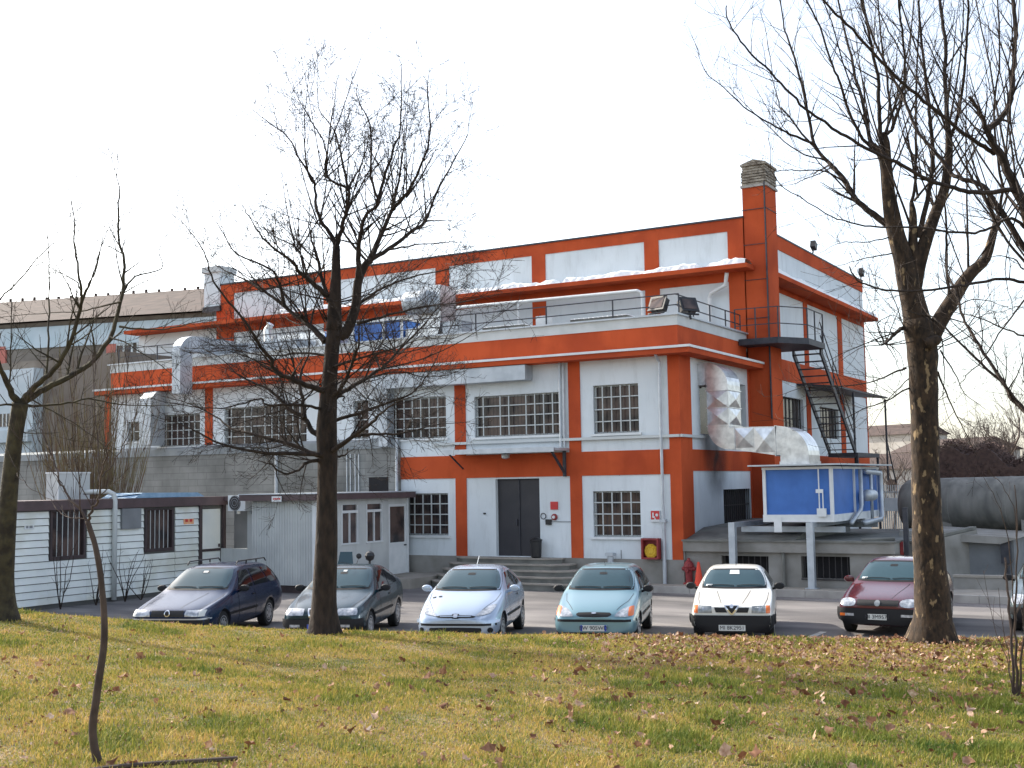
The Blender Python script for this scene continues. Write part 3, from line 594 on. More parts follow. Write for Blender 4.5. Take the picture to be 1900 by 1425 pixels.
def flood(u, v, y, rz, lab, s=1., tilt=-25):
    p = onY(u, v, y); t = thing('floodlight', p, lab, 'floodlight'); t.rotation_euler = (rad(tilt), 0, rad(rz)); WL[t.name] = Vector((0, 0, 0))
    m = MB(); m.box(-.26*s, .26*s, -.06*s, .14*s, -.2*s, .2*s); m.box(-.3*s, .3*s, -.09*s, -.06*s, -.24*s, .24*s); obj('housing', m, M['black'], t)
    m = MB(); m.box(-.23*s, .23*s, -.1*s, -.091*s, -.17*s, .17*s); obj('lens', m, M['glassdark'], t)
    m = MB(); m.bar((0, .0, -.2*s), (0, .05, -.45*s), .05*s); m.bar((-.3*s, 0, -.3*s), (.3*s, 0, -.3*s), .04*s); obj('bracket', m, M['black'], t)
flood(1222, 565, .35, -15, 'black square floodlight on the terrace parapet, facing the camera')
flood(1276, 567, .8, 55, 'black square floodlight tilted sideways on the parapet corner')
p1_ = onX(1508, 461, .05); p2_ = onX(1597, 512, .05)
for p_, lab in ((p1_, 'small floodlight on the roof edge just behind the chimney'), (p2_, 'small floodlight at the far end of the side roof edge')):
    t = thing('floodlight', (p_.x, p_.y, 11.92), lab, 'floodlight'); t.rotation_euler = (0, rad(25), rad(90)); WL[t.name] = Vector((0, 0, 0))
    m = MB(); m.box(-.16, .16, -.1, .1, .22, .5); obj('housing', m, M['black'], t); m = MB(); m.bar((0, 0, 0), (0, 0, .25), .05); obj('bracket', m, M['black'], t)

# ---------------------------------------------------------------- small things on and before the facade
def boxthing(name, lab, cat, x0, x1, y0, y1, z0, z1, m):
    mb = MB(); mb.box(x0, x1, y0, y1, z0, z1); return tag(obj(name, mb, m), lab, cat)
def textobj(body, size, loc, rot, m, name, parent=None, ext=.002):
    cu = bpy.data.curves.new(name, 'FONT'); cu.body = body; cu.size = size; cu.extrude = ext; cu.align_x = 'CENTER'; cu.align_y = 'CENTER'
    t = bpy.data.objects.new(name, cu); col.objects.link(t); bpy.context.view_layer.update()
    me = bpy.data.meshes.new_from_object(t.evaluated_get(bpy.context.evaluated_depsgraph_get())); me.name = name
    bpy.data.objects.remove(t); bpy.data.curves.remove(cu)
    me.transform(Matrix.Translation(loc) @ rot.to_4x4()); me.materials.clear(); me.materials.append(m)
    o = bpy.data.objects.new(name, me); link(o, parent)
    return o
RXF = Matrix.Rotation(rad(90), 3, 'X')
HC = thing('hose_cabinet', (-.9, -.2, 1), 'red open-fronted fire hose cabinet with a yellow hose inside, beside the downpipe', 'cabinet')
m1 = MB(); X0, X1, Z0, Z1 = -1.2, -.66, .76, 1.36
m1.box(X0, X0+.05, -.28, -.052, Z0, Z1); m1.box(X1-.05, X1, -.28, -.052, Z0, Z1); m1.box(X0+.05, X1-.05, -.28, -.052, Z1-.05, Z1); m1.box(X0+.05, X1-.05, -.28, -.052, Z0, Z0+.05); m1.box(X0+.05, X1-.05, -.08, -.053, Z0+.05, Z1-.05); obj('casing', m1, M['darkred'], HC)
m1 = MB()
for i in range(7): r = .19-.02*i; m1.tube([(-.93+r*math.cos(a/10*math.tau), -.17-.01*(i % 3), .99+r*math.sin(a/10*math.tau)) for a in range(11)], .028, 6)
m1.lathe([(.05, -.05), (.18, -.04), (.18, .04), (.05, .05)], (-.93, -.16, .96), 14, 'y'); obj('hose', m1, M['yellow'], HC)
SG = thing('fire_hose_sign', (-.82, -.05, 2.0), 'red and white fire hose sign on the white wall above the hose cabinet', 'sign')
m1 = MB(); m1.box(-.97, -.68, -.05, -.002, 1.83, 2.16); obj('plate', m1, M['whitepaint'], SG)
m1 = MB(); m1.box(-.96, -.69, -.056, -.051, 1.9, 2.15); obj('red_field', m1, M['red'], SG)
m1 = MB(); m1.box(-.91, -.87, -.062, -.0565, 1.95, 2.1); m1.box(-.87, -.83, -.062, -.0565, 1.95, 1.99); m1.lathe([(.045, -.003), (.045, .003)], (-.77, -.06, 2.03), 10, 'y'); m1.poly([(-.87, -.062, 1.9), (-.79, -.062, 1.9), (-.83, -.062, 1.95)]); obj('pictogram', m1, M['whitepaint'], SG)
boxthing('wall_notice', 'small plain red notice on the wall right of the entrance door', 'sign', -4.3, -4.05, -.035, -.002, 2.2, 2.44, M['red'])
AL = thing('alarm_button', (-4.17, -.05, 1.95), 'round red alarm push button with white centre under the red notice', 'alarm button')
m1 = MB(); m1.lathe([(.1, .0), (.1, -.05), (.08, -.07)], (-4.17, -.002, 1.97), 14, 'y'); obj('casing', m1, M['darkred'], AL); m1 = MB(); m1.lathe([(.05, .0), (.045, -.03)], (-4.17, -.073, 1.97), 12, 'y'); obj('button', m1, M['whitepaint'], AL)
boxthing('intercom_box', 'small black box on the white wall just right of the entrance door', 'intercom', -4.47, -4.28, -.06, -.002, 1.74, 1.9, M['black'])
m1 = MB(); m1.tube([(-4.56+.09*math.cos(a/12*math.tau), -.02, 2.0+.09*math.sin(a/12*math.tau)) for a in range(13)], .012, 5); tag(obj('cable_loop', m1, M['dark_steel']), 'loop of grey cable hanging on the wall by the entrance door', 'cable')
boxthing('wall_socket', 'tiny black socket on the wall left of the entrance door', 'socket', -6.72, -6.64, -.03, -.002, 2.06, 2.11, M['black'])
TBN = thing('waste_bin', (-4.75, -.35, .75), 'dark green narrow waste bin standing on the top step by the entrance door', 'bin')
m1 = MB(); m1.lathe([(.13, 0), (.16, .04), (.18, .5), (.19, .52)], (-4.68, -.3, .74), 12); obj('body', m1, M['black'], TBN); m1 = MB(); m1.lathe([(.2, 0), (.2, .03), (.08, .1)], (-4.68, -.3, 1.262), 12); obj('lid', m1, M['black'], TBN)
GP = thing('standpipe', (-2.2, -.3, 0), 'short grey pipe stub with a square cap standing before the plinth', 'pipe')
m1 = MB(); m1.lathe([(.09, 0), (.09, .78)], (-2.2, -.25, .06), 12); obj('pipe', m1, M['steel'], GP); m1 = MB(); m1.box(-2.33, -2.07, -.36, -.14, .841, .93); obj('cap', m1, M['steel'], GP)
hy = onZ(1279, 1084, .06); HY = thing('fire_hydrant', hy, 'dark red cast iron fire hydrant on the pavement edge below the building corner', 'hydrant')
m1 = MB(); m1.lathe([(.17, 0), (.17, .04), (.1, .06), (.1, .38), (.13, .4), (.13, .48), (.15, .5), (.13, .6), (.05, .68), (.04, .74), (.01, .75)], hy, 14); obj('barrel', m1, M['darkred'], HY, smooth=False)
m1 = MB(); m1.lathe([(.05, -.2), (.06, -.17), (.06, .17), (.05, .2)], hy+Vector((0, 0, .44)), 10, 'x'); m1.lathe([(.06, -.2), (.06, 0)], hy+Vector((0, 0, .4)), 10, 'y'); obj('outlet', m1, M['darkred'], HY)
cn = onY(1297, 1080, -.4); cn.z = .06; CO = thing('traffic_cone', cn, 'bright orange red traffic cone leaning beside the hydrant', 'cone')
m1 = MB(); m1.box(cn.x-.2, cn.x+.2, cn.y-.2, cn.y+.2, cn.z, cn.z+.04); obj('base', m1, M['conered'], CO); m1 = MB(); m1.lathe([(.13, .0), (.035, .6), (.03, .62)], cn+Vector((0, 0, .041)), 16); obj('cone', m1, M['conered'], CO)

M['siding_gap'] = mat('siding_shadow_gap', (.1, .1, .095), .9)
# ---------------------------------------------------------------- site cabin 1 (cream siding)
XS = -13.6
C1 = thing('site_cabin', (XS, -8, 0), 'long cream clad site cabin with brown fascia and two barred windows', 'cabin')
yA, yB = -12.4, -4.35
m1 = MB(); TS = TX(XS); hs_ = [(-10.92, -9.75, 1.17, 2.5), (-7.62, -6.5, 1.2, 2.45), (-5.3, -4.5, .1, 2.4)]
wall_holes(m1, TS, yA-6, yB, -.1, 2.5, hs_, .15); m1.box(XS-2.5, XS-.16, yA-6, yB, -.1, 2.45); m1.quad((XS, yB, -.1), (XS-2.5, yB, -.1), (XS-2.5, yB, 2.5), (XS, yB, 2.5)); obj('wall_core', m1, M['siding_gap'], C1)
m1 = MB(); z = .02
segs = [(yA+.1, -10.98), (-9.7, -7.68), (-6.44, -5.45)]
nL = 13
for i in range(nL):
    za = .02+i*.19; zb = za+.168
    for a, b in segs: m1.prism([(XS+.003, a, za), (XS+.05, a, za), (XS+.02, a, zb), (XS+.003, a, zb)], (0, 0, 0), (0, b-a, 0))
    for (a, b, c_, d_) in hs_[:2]:
        if zb < c_+.0: m1.prism([(XS+.003, a-.05, za), (XS+.034, a-.05, za), (XS+.012, a-.05, zb), (XS+.003, a-.05, zb)], (0, 0, 0), (0, b-a+.1, 0))
obj('siding', m1, M['siding'], C1)
m1 = MB(); m1.box(XS-2.6, XS+.12, yA-6.2, yB+.05, 2.5, 2.76); obj('fascia', m1, M['fascia'], C1)
for y in (yA, -5.4, -4.38): m1 = MB(); m1.box(XS+.003, XS+.09, y-.09, y+.02, -.1, 2.499); obj('corner_post', m1, M['brownframe'], C1)
for a, b, c_, d_ in hs_[:2]:
    m1 = MB(); gbox(m1, TS, a, a+.07, -.03, .12, c_, d_); gbox(m1, TS, b-.07, b, -.03, .12, c_, d_); gbox(m1, TS, a+.07, b-.07, -.03, .12, c_, c_+.09); gbox(m1, TS, a+.07, b-.07, -.03, .12, d_-.05, d_); WN = obj('window', m1, M['brownframe'], C1)
    m1 = MB(); gbox(m1, TS, a+.07, b-.07, .1, .14, c_, d_); obj('pane', m1, M['glassdark'], WN)
    m1 = MB()
    for i in range(5): y = a+.22+(b-a-.44)*i/4; m1.bar((XS+.01, y, c_+.07), (XS+.01, y, d_-.04), .016)
    obj('security_bars', m1, M['bars'], WN)
m1 = MB(); gbox(m1, TS, -5.3, -4.5, .02, .08, .1, 2.38); DR = obj('door', m1, M['siding'], C1); m1 = MB(); gbox(m1, TS, -5.3, -4.5, -.005, .019, 1.08, 1.16); m1.box(XS+.01, XS+.05, -4.62, -4.58, 1.2, 1.3); obj('rail', m1, M['brownframe'], DR)
m1 = MB(); gbox(m1, TS, yA-1.5, yA-.2, -.03, -.003, .2, 2.4); gbox(m1, TS, yA-1.5, yA-.2, -.04, -.031, 1.15, 1.28); obj('end_panel', m1, M['whitepaint'], C1)
m1 = MB(); m1.box(XS+.035, XS+.12, -8.55, -7.85, 1.9, 2.48); tag(obj('meter_box', m1, M['plaster_grey']), 'plain grey meter box on the cream cabin wall beside the white drainpipe', 'box')
m1 = MB(); m1.tube([(XS-.7, -9.2, 2.95), (XS-.5, -9.15, 2.97), (XS+.0, -8.95, 2.97), (XS+.1, -8.85, 2.9), (XS+.13, -8.83, 2.7), (XS+.13, -8.83, -.05)], .07, 10); tag(obj('drainpipe', m1, M['bars'], smooth=True), 'white drainpipe rising over the cabin roof edge from the roof unit', 'pipe')
NS = thing('warning_notice', (XS, -5.9, 2.05), 'faded orange warning notice on the cream cabin right of the second window', 'sign'); m1 = MB(); m1.box(XS+.035, XS+.045, -6.12, -5.7, 1.94, 2.13)
M['orangesign'] = mat('faded_orange', (.75, .3, .14), .7, c2=(.8, .45, .25), scale=14)
obj('plate', m1, M['orangesign'], NS); m1 = MB(); m1.box(XS+.046, XS+.05, -6.05, -5.95, 2.02, 2.1); m1.box(XS+.046, XS+.05, -5.87, -5.77, 2.02, 2.1); obj('lettering', m1, M['red'], NS)
NS = thing('wall_notice', (XS, -11.5, 2.1), 'small white paper notice with grey print at the left end of the cream cabin', 'sign'); m1 = MB(); m1.box(XS+.035, XS+.045, -11.75, -11.45, 2.02, 2.15); obj('plate', m1, M['whitepaint'], NS); m1 = MB(); m1.box(XS+.046, XS+.049, -11.7, -11.63, 2.05, 2.12); m1.box(XS+.046, XS+.049, -11.6, -11.5, 2.05, 2.12); obj('lettering', m1, M['plaster_grey'], NS)
RU = thing('roof_unit', (XS-1.3, -9, 2.8), 'pale square air conditioning box standing on the cream cabin roof', 'air conditioner')
m1 = MB(); m1.box(XS-1.5, XS-1.0, -9.85, -8.75, 2.77, 3.5); obj('casing', m1, M['cabin'], RU); m1 = MB(); m1.box(XS-1.52, XS-.98, -9.87, -8.73, 3.501, 3.54); m1.box(XS-1.02, XS-.985, -9.86, -9.83, 2.77, 3.5); m1.box(XS-1.02, XS-.985, -9.32, -9.29, 2.77, 3.5); obj('edge_trim', m1, M['whitepaint'], RU)
m1 = MB(); m1.poly([(XS-1.2, -7.9, 2.8), (XS-.1, -7.75, 2.9), (XS-.1, -5.2, 2.87), (XS-1.2, -5.0, 2.83)]); m1.prism([(XS-.1, -7.9, 2.77), (XS-.1, -7.6, 2.92), (XS-.1, -5.4, 2.9), (XS-.1, -5.1, 2.77)], (0, 0, 0), (-1.4, 0, 0)); tag(obj('tarpaulin', m1, M['tarp']), 'blue tarpaulin sheet lying on the cream cabin roof', 'tarpaulin')
# ---------------------------------------------------------------- site cabin 2 (pale, windows to the right)
XC, YC0, YC1 = -9.45, -4.95, -.27
C2 = thing('office_cabin', (XC, -3, 0), 'pale grey office cabin with vertical ribbed side, glazed windows and a half-glazed door', 'cabin')
T3 = TX(XC); wins = []
for (u0, u1, v0, v1) in ((634, 664, 949, 1001), (680, 709, 949, 1000)):
    a = onX(u0, v1, XC); b = onX(u1, v0, XC); wins.append((a.y, b.y, 1.3, 2.2))
da = onX(722, 1060, XC).y; db = onX(754, 1060, XC).y
top = [(a, b, 2.28, 2.45) for a, b, _, _ in wins]
m1 = MB(); wall_holes(m1, T3, YC0, YC1, .12, 2.62, wins+top+[(da, db, .16, 2.42)], .06); m1.quad((XC-2.45, YC0, .12), (XC, YC0, .12), (XC, YC0, 2.62), (XC-2.45, YC0, 2.62)); m1.box(XC-2.45, XC-.08, YC0+.01, YC1, .12, 2.6); obj('wall', m1, M['cabin'], C2)
m1 = MB(); x = XC-2.42
while x < XC-.12: m1.box(x, x+.05, YC0-.015, YC0-.001, .13, 2.6); x += .1
obj('ribbed_cladding', m1, M['cabin'], C2)
m1 = MB(); m1.box(XC-.1, XC+.02, YC0-.03, YC0+.06, .1, 2.6); obj('corner_trim', m1, M['whitepaint'], C2); m1 = MB(); m1.box(XC+.001, XC+.03, YC1-.1, YC1, .1, 2.6); obj('corner_trim', m1, M['whitepaint'], C2)
m1 = MB(); m1.box(XC-2.7, XC+.25, YC0-.3, YC1+.1, 2.62, 2.8); obj('fascia', m1, M['fascia'], C2)
m1 = MB(); m1.box(XC-2.72, XC+.27, YC0-.32, YC1+.12, 2.801, 2.83); obj('roof_edge', m1, M['steel'], C2)
for a, b, c_, d_ in wins:
    m1 = MB(); gbox(m1, T3, a, a+.04, -.01, .05, c_, 2.45); gbox(m1, T3, b-.04, b, -.01, .05, c_, 2.45); gbox(m1, T3, (a+b)/2-.02, (a+b)/2+.02, -.005, .05, c_, d_); gbox(m1, T3, a+.04, b-.04, -.012, .05, d_, 2.28); gbox(m1, T3, a-.02, b+.02, -.03, .0, c_-.05, c_); ww = obj('window', m1, M['whitepaint'], C2)
    m1 = MB(); gbox(m1, T3, a, b, .052, .07, c_, d_); gbox(m1, T3, a, b, .052, .07, 2.28, 2.45); obj('pane', m1, M['glassdark'], ww)
m1 = MB(); gbox(m1, T3, da, db, .0, .05, .16, 1.2); gbox(m1, T3, da, da+.07, .0, .05, 1.2, 2.42); gbox(m1, T3, db-.07, db, .0, .05, 1.2, 2.42); gbox(m1, T3, da+.07, db-.07, .0, .05, 2.34, 2.42); ww = obj('door', m1, M['whitepaint'], C2)
m1 = MB(); gbox(m1, T3, da+.07, db-.07, .02, .04, 1.2, 2.34); obj('pane', m1, M['glassdark'], ww)
m1 = MB(); m1.box(XC+.01, XC+.05, db-.14, db-.04, 1.08, 1.12); obj('handle', m1, M['dark_steel'], ww)
m1 = MB(); m1.box(XC-2.4, XC+.01, YC0+.05, YC1-.02, -.1, .119); obj('base', m1, M['brownframe'], C2)
# gap wall and air conditioner between the cabins
GW = thing('link_wall', (-13.9, -4.3, 0), 'grey infill wall with an open recess between the two cabins', 'wall')
m1 = MB(); m1.box(-13.59, XC-2.46, -4.5, -4.4, -.1, 1.15); m1.box(-12.5, XC-2.46, -4.5, -4.4, 1.15, 2.5); obj('panel', m1, M['cabin'], GW); m1 = MB(); m1.box(-13.6, -12.5, -3.9, -3.8, 1.0, 2.7); obj('recess_back', m1, M['plaster_grey'], GW)
m1 = MB(); m1.box(-13.47, XC-2.73, -4.5, -4.0, 2.62, 2.76); obj('fascia', m1, M['fascia'], GW)
ca = onY(423, 919, -4.85); cb = onY(455, 948, -4.85)
AC = thing('air_conditioner', (ca.x, -5, 2.5), 'white outdoor air conditioner with round fan mounted between the two cabins', 'air conditioner')
m1 = MB(); m1.box(ca.x, cb.x, -4.85, -4.55, cb.z, ca.z); obj('casing', m1, M['whitepaint'], AC)
m1 = MB(); wz = (ca.z+cb.z)/2; wx = ca.x+(cb.x-ca.x)*.4; m1.lathe([(.235, .0), (.235, -.012)], (wx, -4.85, wz), 20, 'y'); ob_ = obj('fan_opening', m1, M['dbars'], AC)
m1 = MB()
for r in (.08, .15, .22): m1.tube([(wx+r*math.cos(a/16*math.tau), -4.87, wz+r*math.sin(a/16*math.tau)) for a in range(17)], .006, 4)
obj('fan_guard', m1, M['steel'], ob_)
m1 = MB(); m1.box(ca.x+.05, ca.x+.1, -4.55, -4.41, cb.z-.1, cb.z-.001); m1.box(cb.x-.1, cb.x-.05, -4.55, -4.41, cb.z-.1, cb.z-.001); obj('bracket', m1, M['steel'], AC)
NS = thing('cabin_sign', (-13, YC0-.33, 2.7), 'small white sign with red lettering on the fascia of the office cabin', 'sign')
sa = onY(504, 921, YC0-.34); sb = onY(522, 931, YC0-.34)
m1 = MB(); m1.box(sa.x, sb.x, YC0-.34, YC0-.325, sb.z, sa.z); obj('plate', m1, M['whitepaint'], NS)
m1 = MB(); wd = sb.x-sa.x
for i, (a, b) in enumerate(((.14, .22), (.27, .33), (.37, .52), (.57, .7), (.75, .9))): m1.box(sa.x+wd*a, sa.x+wd*b, YC0-.345, YC0-.3405, sb.z+.06, sa.z-.05)
obj('lettering', m1, M['red'], NS)

# ---------------------------------------------------------------- background right: tank, walls, hedge, fence, houses
TK = thing('storage_tank', (8, 10, 0), 'large weathered grey cylindrical tank lying on saddles behind the plane tree', 'tank')
tl = onD(1674, 937, 40.5); tr_ = onD(1990, 934, 37.0); dv = (tr_-tl).normalized(); Rr = .87
m1 = MB(); 
def cyl(mb, a, dv, prof, n=40):
    n0 = len(mb.v); U_ = Vector((0, 0, 1)); V_ = dv.cross(U_).normalized(); U_ = V_.cross(dv)
    for r, h in prof:
        for k in range(n): an = math.tau*k/n; mb.v.append(tuple(a+dv*h+U_*math.cos(an)*r+V_*math.sin(an)*r))
    for i in range(len(prof)-1):
        for k in range(n): k2 = (k+1) % n; b = n0+i*n; mb.f.append((b+k, b+k2, b+n+k2, b+n+k))
    mb.f.append(tuple(range(n0+n-1, n0-1, -1))); e_ = n0+(len(prof)-1)*n; mb.f.append(tuple(range(e_, e_+n)))
Ln = (tr_-tl).length
cyl(m1, tl, dv, [(.2, 0), (.5, .05), (.72, .15), (.83, .3), (Rr, .5), (Rr, Ln-.5), (.7, Ln-.1), (.2, Ln)]); obj('shell', m1, M['tank'], TK, smooth=True)
m1 = MB()
for t in (1.8, 3.6, 5.4, 7.2): cyl(m1, tl+dv*t, dv, [(Rr+.006, 0), (Rr+.012, .01), (Rr+.012, .05), (Rr+.006, .06)])
obj('weld_band', m1, M['tank'], TK)
for t in (1.5, 4.2, 6.9):
    c = tl+dv*t; m1 = MB(); m1.box(c.x-.25, c.x+.25, c.y-.7, c.y+.7, -.1, c.z-.45); obj('saddle', m1, M['concrete'], TK)
GB = thing('grey_outbuilding', (8, 3, 0), 'low dark grey outbuilding with sloping slab roof beneath the tank', 'building')
a = onY(1757, 1075, 3.2); b = onY(1884, 1075, 3.2); zt_ = onY(1800, 1000, 3.2).z
m1 = MB(); m1.box(a.x, b.x, 3.2, 6.5, -.1, zt_); obj('wall', m1, M['plaster_grey'], GB)
m1 = MB(); m1.prism([(a.x-1.2, 2.9, zt_+.02), (b.x-.3, 2.9, zt_-.12), (b.x+.2, 2.9, zt_+.05), (a.x-1.2, 2.9, zt_+.24)], (0, 0, 0), (0, 4.0, 0)); obj('roof', m1, M['concrete'], GB)
m1 = MB(); m1.box(a.x-.3, a.x, 3.1, 3.2, -.1, zt_-.1); obj('door', m1, M['void'], GB)
m1 = MB(); c_ = onY(1870, 1040, 3.15); m1.box(c_.x-.15, c_.x+.1, 3.0, 3.19, .6, 1.2); m1.tube([(c_.x, 3.1, -.1), (c_.x, 3.1, .6)], .05, 6); obj('meter', m1, M['dark_steel'], GB)
m1 = MB(); a = onZ(1780, 1085, .1); m1.box(a.x, 30, .9, 1.15, -.1, .36); RW = tag(obj('low_wall', m1, M['concrete']), 'low grey retaining wall along the pavement to the right', 'wall'); m1 = MB(); m1.box(a.x-.02, 30, .87, 1.18, .361, .42); obj('coping', m1, M['pave'], RW)
SLW = thing('ramp_wall', (6.5, 2, 0), 'sloping concrete parapet wall between the annex and the outbuilding', 'wall')
m1 = MB(); m1.prism([(6.05, 1.2, .0), (6.05, 1.2, 1.2), (7.3, 3.6, 1.5), (7.3, 3.6, -.1)], (0, 0, 0), (.15, -.05, 0)); obj('panel', m1, M['concrete'], SLW)
m1 = MB(); m1.bar((6.1, 1.15, 1.25), (7.35, 3.55, 1.55), .2, .08); obj('coping', m1, M['concrete2'], SLW)
PS = thing('fence_post', (6.1, .6, 0), 'dark post with a red plate at the end of the annex', 'post'); m1 = MB(); m1.box(6.08, 6.2, .5, .62, -.02, 2.2); obj('post', m1, M['dark_steel'], PS); m1 = MB(); m1.box(5.99, 6.07, .45, .5, .95, 1.3); obj('plate', m1, M['darkred'], PS)
# fence with vertical bars far behind
FN = thing('yard_fence', (5, 20, 0), 'pale vertical bar fence behind the steel pipes', 'fence')
fa = onD(1632, 900, 52); fb = onD(1690, 900, 50); m1 = MB(); n = 15
for i in range(n): p = fa.lerp(fb, i/(n-1)); m1.bar((p.x, p.y, -.1), (p.x, p.y, 2.7), .035)
for z in (.5, 2.4): m1.bar((fa.x, fa.y, z), (fb.x, fb.y, z), .05)
obj('bars', m1, M['bars'], FN); m1 = MB(); a = onD(1641, 942, 51.5); b = onD(1668, 942, 50.5); m1.prism([(a.x, a.y, 1.6), (b.x, b.y, 1.6), (b.x, b.y, 2.15), (a.x, a.y, 2.15)], (0, .1, 0), (0, .15, 0)); obj('panel', m1, M['whitepaint'], FN)
# reddish hedge behind the tank: a mound of many small twig faces
def leafmass(name, mtl, ctr, dirv, length, depth, z0, zf, n, size, rr_):
    m = MB(); dv_ = Vector(dirv).normalized(); nv = Vector((-dv_.y, dv_.x, 0))
    for i in range(n):
        t = rr_.random(); zt = zf(t); h = z0+(zt-z0)*(rr_.random()**.7); q = ctr+dv_*(t*length)+nv*((rr_.random()-.5)*depth*(1-.3*(h-z0)/(zt-z0))); q.z = h
        a = Vector((rr_.gauss(0, 1), rr_.gauss(0, 1), rr_.gauss(0, 1))).normalized()*size*(.5+rr_.random()); b_ = a.orthogonal().normalized()*size*.35
        m.poly([q-a-b_*.3, q+b_, q+a, q-b_])
    return m
rr = random.Random(9); hA = onD(1750, 870, 52); hB = onD(2050, 870, 48)
hm = leafmass('h', M['hedge'], Vector((hA.x, hA.y, 0)), (hB-hA).normalized(), (hB-hA).length, 2.2, 0, lambda t: 4.15+.3*math.sin(t*9)+.25*math.sin(t*23), 26000, .09, rr)
core = MB(); dvh = (hB-hA); dvh.z = 0; nrm = Vector((-dvh.y, dvh.x, 0)).normalized()
ptsf = []
n = 24
for i in range(n+1):
    t = i/n; q = Vector((hA.x, hA.y, 0))+dvh*t; ptsf.append((q, 3.85+.3*math.sin(t*9)+.25*math.sin(t*23)))
for i in range(n):
    (q0, h0), (q1, h1) = ptsf[i], ptsf[i+1]
    for s_ in (-.8, .8): core.quad(tuple(q0+nrm*s_), tuple(q1+nrm*s_), (q1.x+nrm.x*s_, q1.y+nrm.y*s_, h1), (q0.x+nrm.x*s_, q0.y+nrm.y*s_, h0))
    core.quad((q0.x-nrm.x*.8, q0.y-nrm.y*.8, h0), (q1.x-nrm.x*.8, q1.y-nrm.y*.8, h1), (q1.x+nrm.x*.8, q1.y+nrm.y*.8, h1), (q0.x+nrm.x*.8, q0.y+nrm.y*.8, h0))
core.v += []; n0 = len(core.v); core.v += hm.v; core.f += [tuple(i+n0 for i in f_) for f_ in hm.f]
tag(obj('beech_hedge', core, M['hedge'], recalc=False), 'tall dense reddish brown hedge behind the grey tank', 'hedge')
# far houses
for i, (u, v, dd_, wdt, hgt, rz, lab) in enumerate([(1655, 872, 120, 9, 3.9, .3, 'far cream house with red roof seen between the fire stairs and the plane tree'), (1628, 862, 170, 12, 9, .1, 'farther low pale block on the skyline left of the plane tree'), (1722, 866, 150, 14, 6.2, -.2, 'pale distant house hidden behind the plane tree trunk')]):
    p = onD(u, v, dd_); t = thing('distant_house', (p.x, p.y, 0), lab, 'house', rotz=rz-.5)
    m = MB(); m.box(-wdt/2, wdt/2, 0, 8, -.1, hgt); obj('wall', m, M['farwall'], t)
    m = MB(); m.prism([(-wdt/2-.4, -.4, hgt), (-wdt/2-.4, 8.4, hgt), (-wdt/2-.4, 4, hgt+1.6)], (0, 0, 0), (wdt+.8, 0, 0)); obj('roof', m, M['tile'], t)
    for kx in (-.3, 0, .3): m = MB(); m.box(kx*wdt-.5, kx*wdt+.5, -.03, .0, hgt*.4, hgt*.4+1.3); obj('window', m, M['glassdark'], t)

# ---------------------------------------------------------------- background left: older buildings
yb = 9.
a = onY(-420, 700, yb); b = onY(262, 700, yb)
zr = lambda u, v, y=yb: onY(u, v, y).z
LB = thing('old_workshop', (b.x, yb, 0), 'older workshop block with weathered red tiled roof behind the left hand trees', 'building')
ez = zr(200, 594); m1 = MB(); m1.box(a.x, onY(385, 650, yb).x, yb, yb+14, -.1, ez); obj('wall', m1, M['brownwall'], LB)
rx = onY(385, 600, yb).x; rz_ = onY(200, 560, yb+6).z
m1 = MB(); m1.poly([(a.x, yb-.5, ez), (rx+.4, yb-.5, ez), (rx-3.5, yb+6, rz_), (a.x, yb+6, rz_)]); m1.poly([(rx+.4, yb-.5, ez), (rx+.4, yb+13, ez), (rx-3.5, yb+6, rz_)]); m1.poly([(a.x, yb+6, rz_), (rx-3.5, yb+6, rz_), (rx+.4, yb+13, ez), (a.x, yb+13, ez)]); rr = random.Random(4)
for i in range(26): x = rx-3.3-i*.8; m1.box(x, x+.12, yb+5.95, yb+6.05, rz_-.05, rz_+.1+.08*rr.random())
for i in range(8): t = i/8; x = rx+.4-3.9*t; y = yb-.5+6.5*t; m1.box(x-.06, x+.06, y-.05, y+.05, ez+(rz_-ez)*t, ez+(rz_-ez)*t+.3)
obj('roof', m1, M['tile'], LB)
m1 = MB(); m1.box(a.x, rx+.1, yb-.12, yb-.001, ez-1.3, ez-.25); obj('pale_frieze', m1, M['paleblue'], LB)
for (u0, u1, v0, v1) in ((-60, 30, 640, 740), (40, 64, 650, 740), (225, 250, 612, 668), (258, 300, 612, 668)):
    p0 = onY(u0, v1, yb); p1 = onY(u1, v0, yb); m = MB(); m.box(p0.x, p1.x, yb-.06, yb-.002, p0.z, p1.z); ww = obj('window', m, M['glassdark'], LB)
    m = MB(); nb = max(2, int((p1.x-p0.x)/.7))
    for i in range(nb+1): x = p0.x+(p1.x-p0.x)*i/nb; m.box(x-.05, x+.05, yb-.1, yb-.061, p0.z, p1.z)
    m.box(p0.x, p1.x, yb-.1, yb-.061, (p0.z+p1.z)/2-.05, (p0.z+p1.z)/2+.05); obj('window_frame', m, M['bars'], ww)
m1 = MB()
for (u0, u1, v0, v1) in ((50, 66, 650, 800), (212, 226, 640, 690)):
    p0 = onY(u0, v1, yb); p1 = onY(u1, v0, yb); m1.box(p0.x, p1.x, yb-.15, yb-.02, -.1, p1.z)
obj('red_pilaster', m1, M['pinkred'], LB)
LB.rotation_euler.z = rad(14)
yb2 = 1.5; p0 = onY(-300, 820, yb2); p1 = onY(62, 700, yb2)
LB2 = thing('pale_blue_wing', (p1.x, yb2, 0), 'pale blue low wing with barred windows at the far left edge', 'building')
m1 = MB(); m1.box(p0.x, p1.x, yb2, yb2+6, -.1, onY(0, 688, yb2).z); obj('wall', m1, M['paleblue'], LB2)
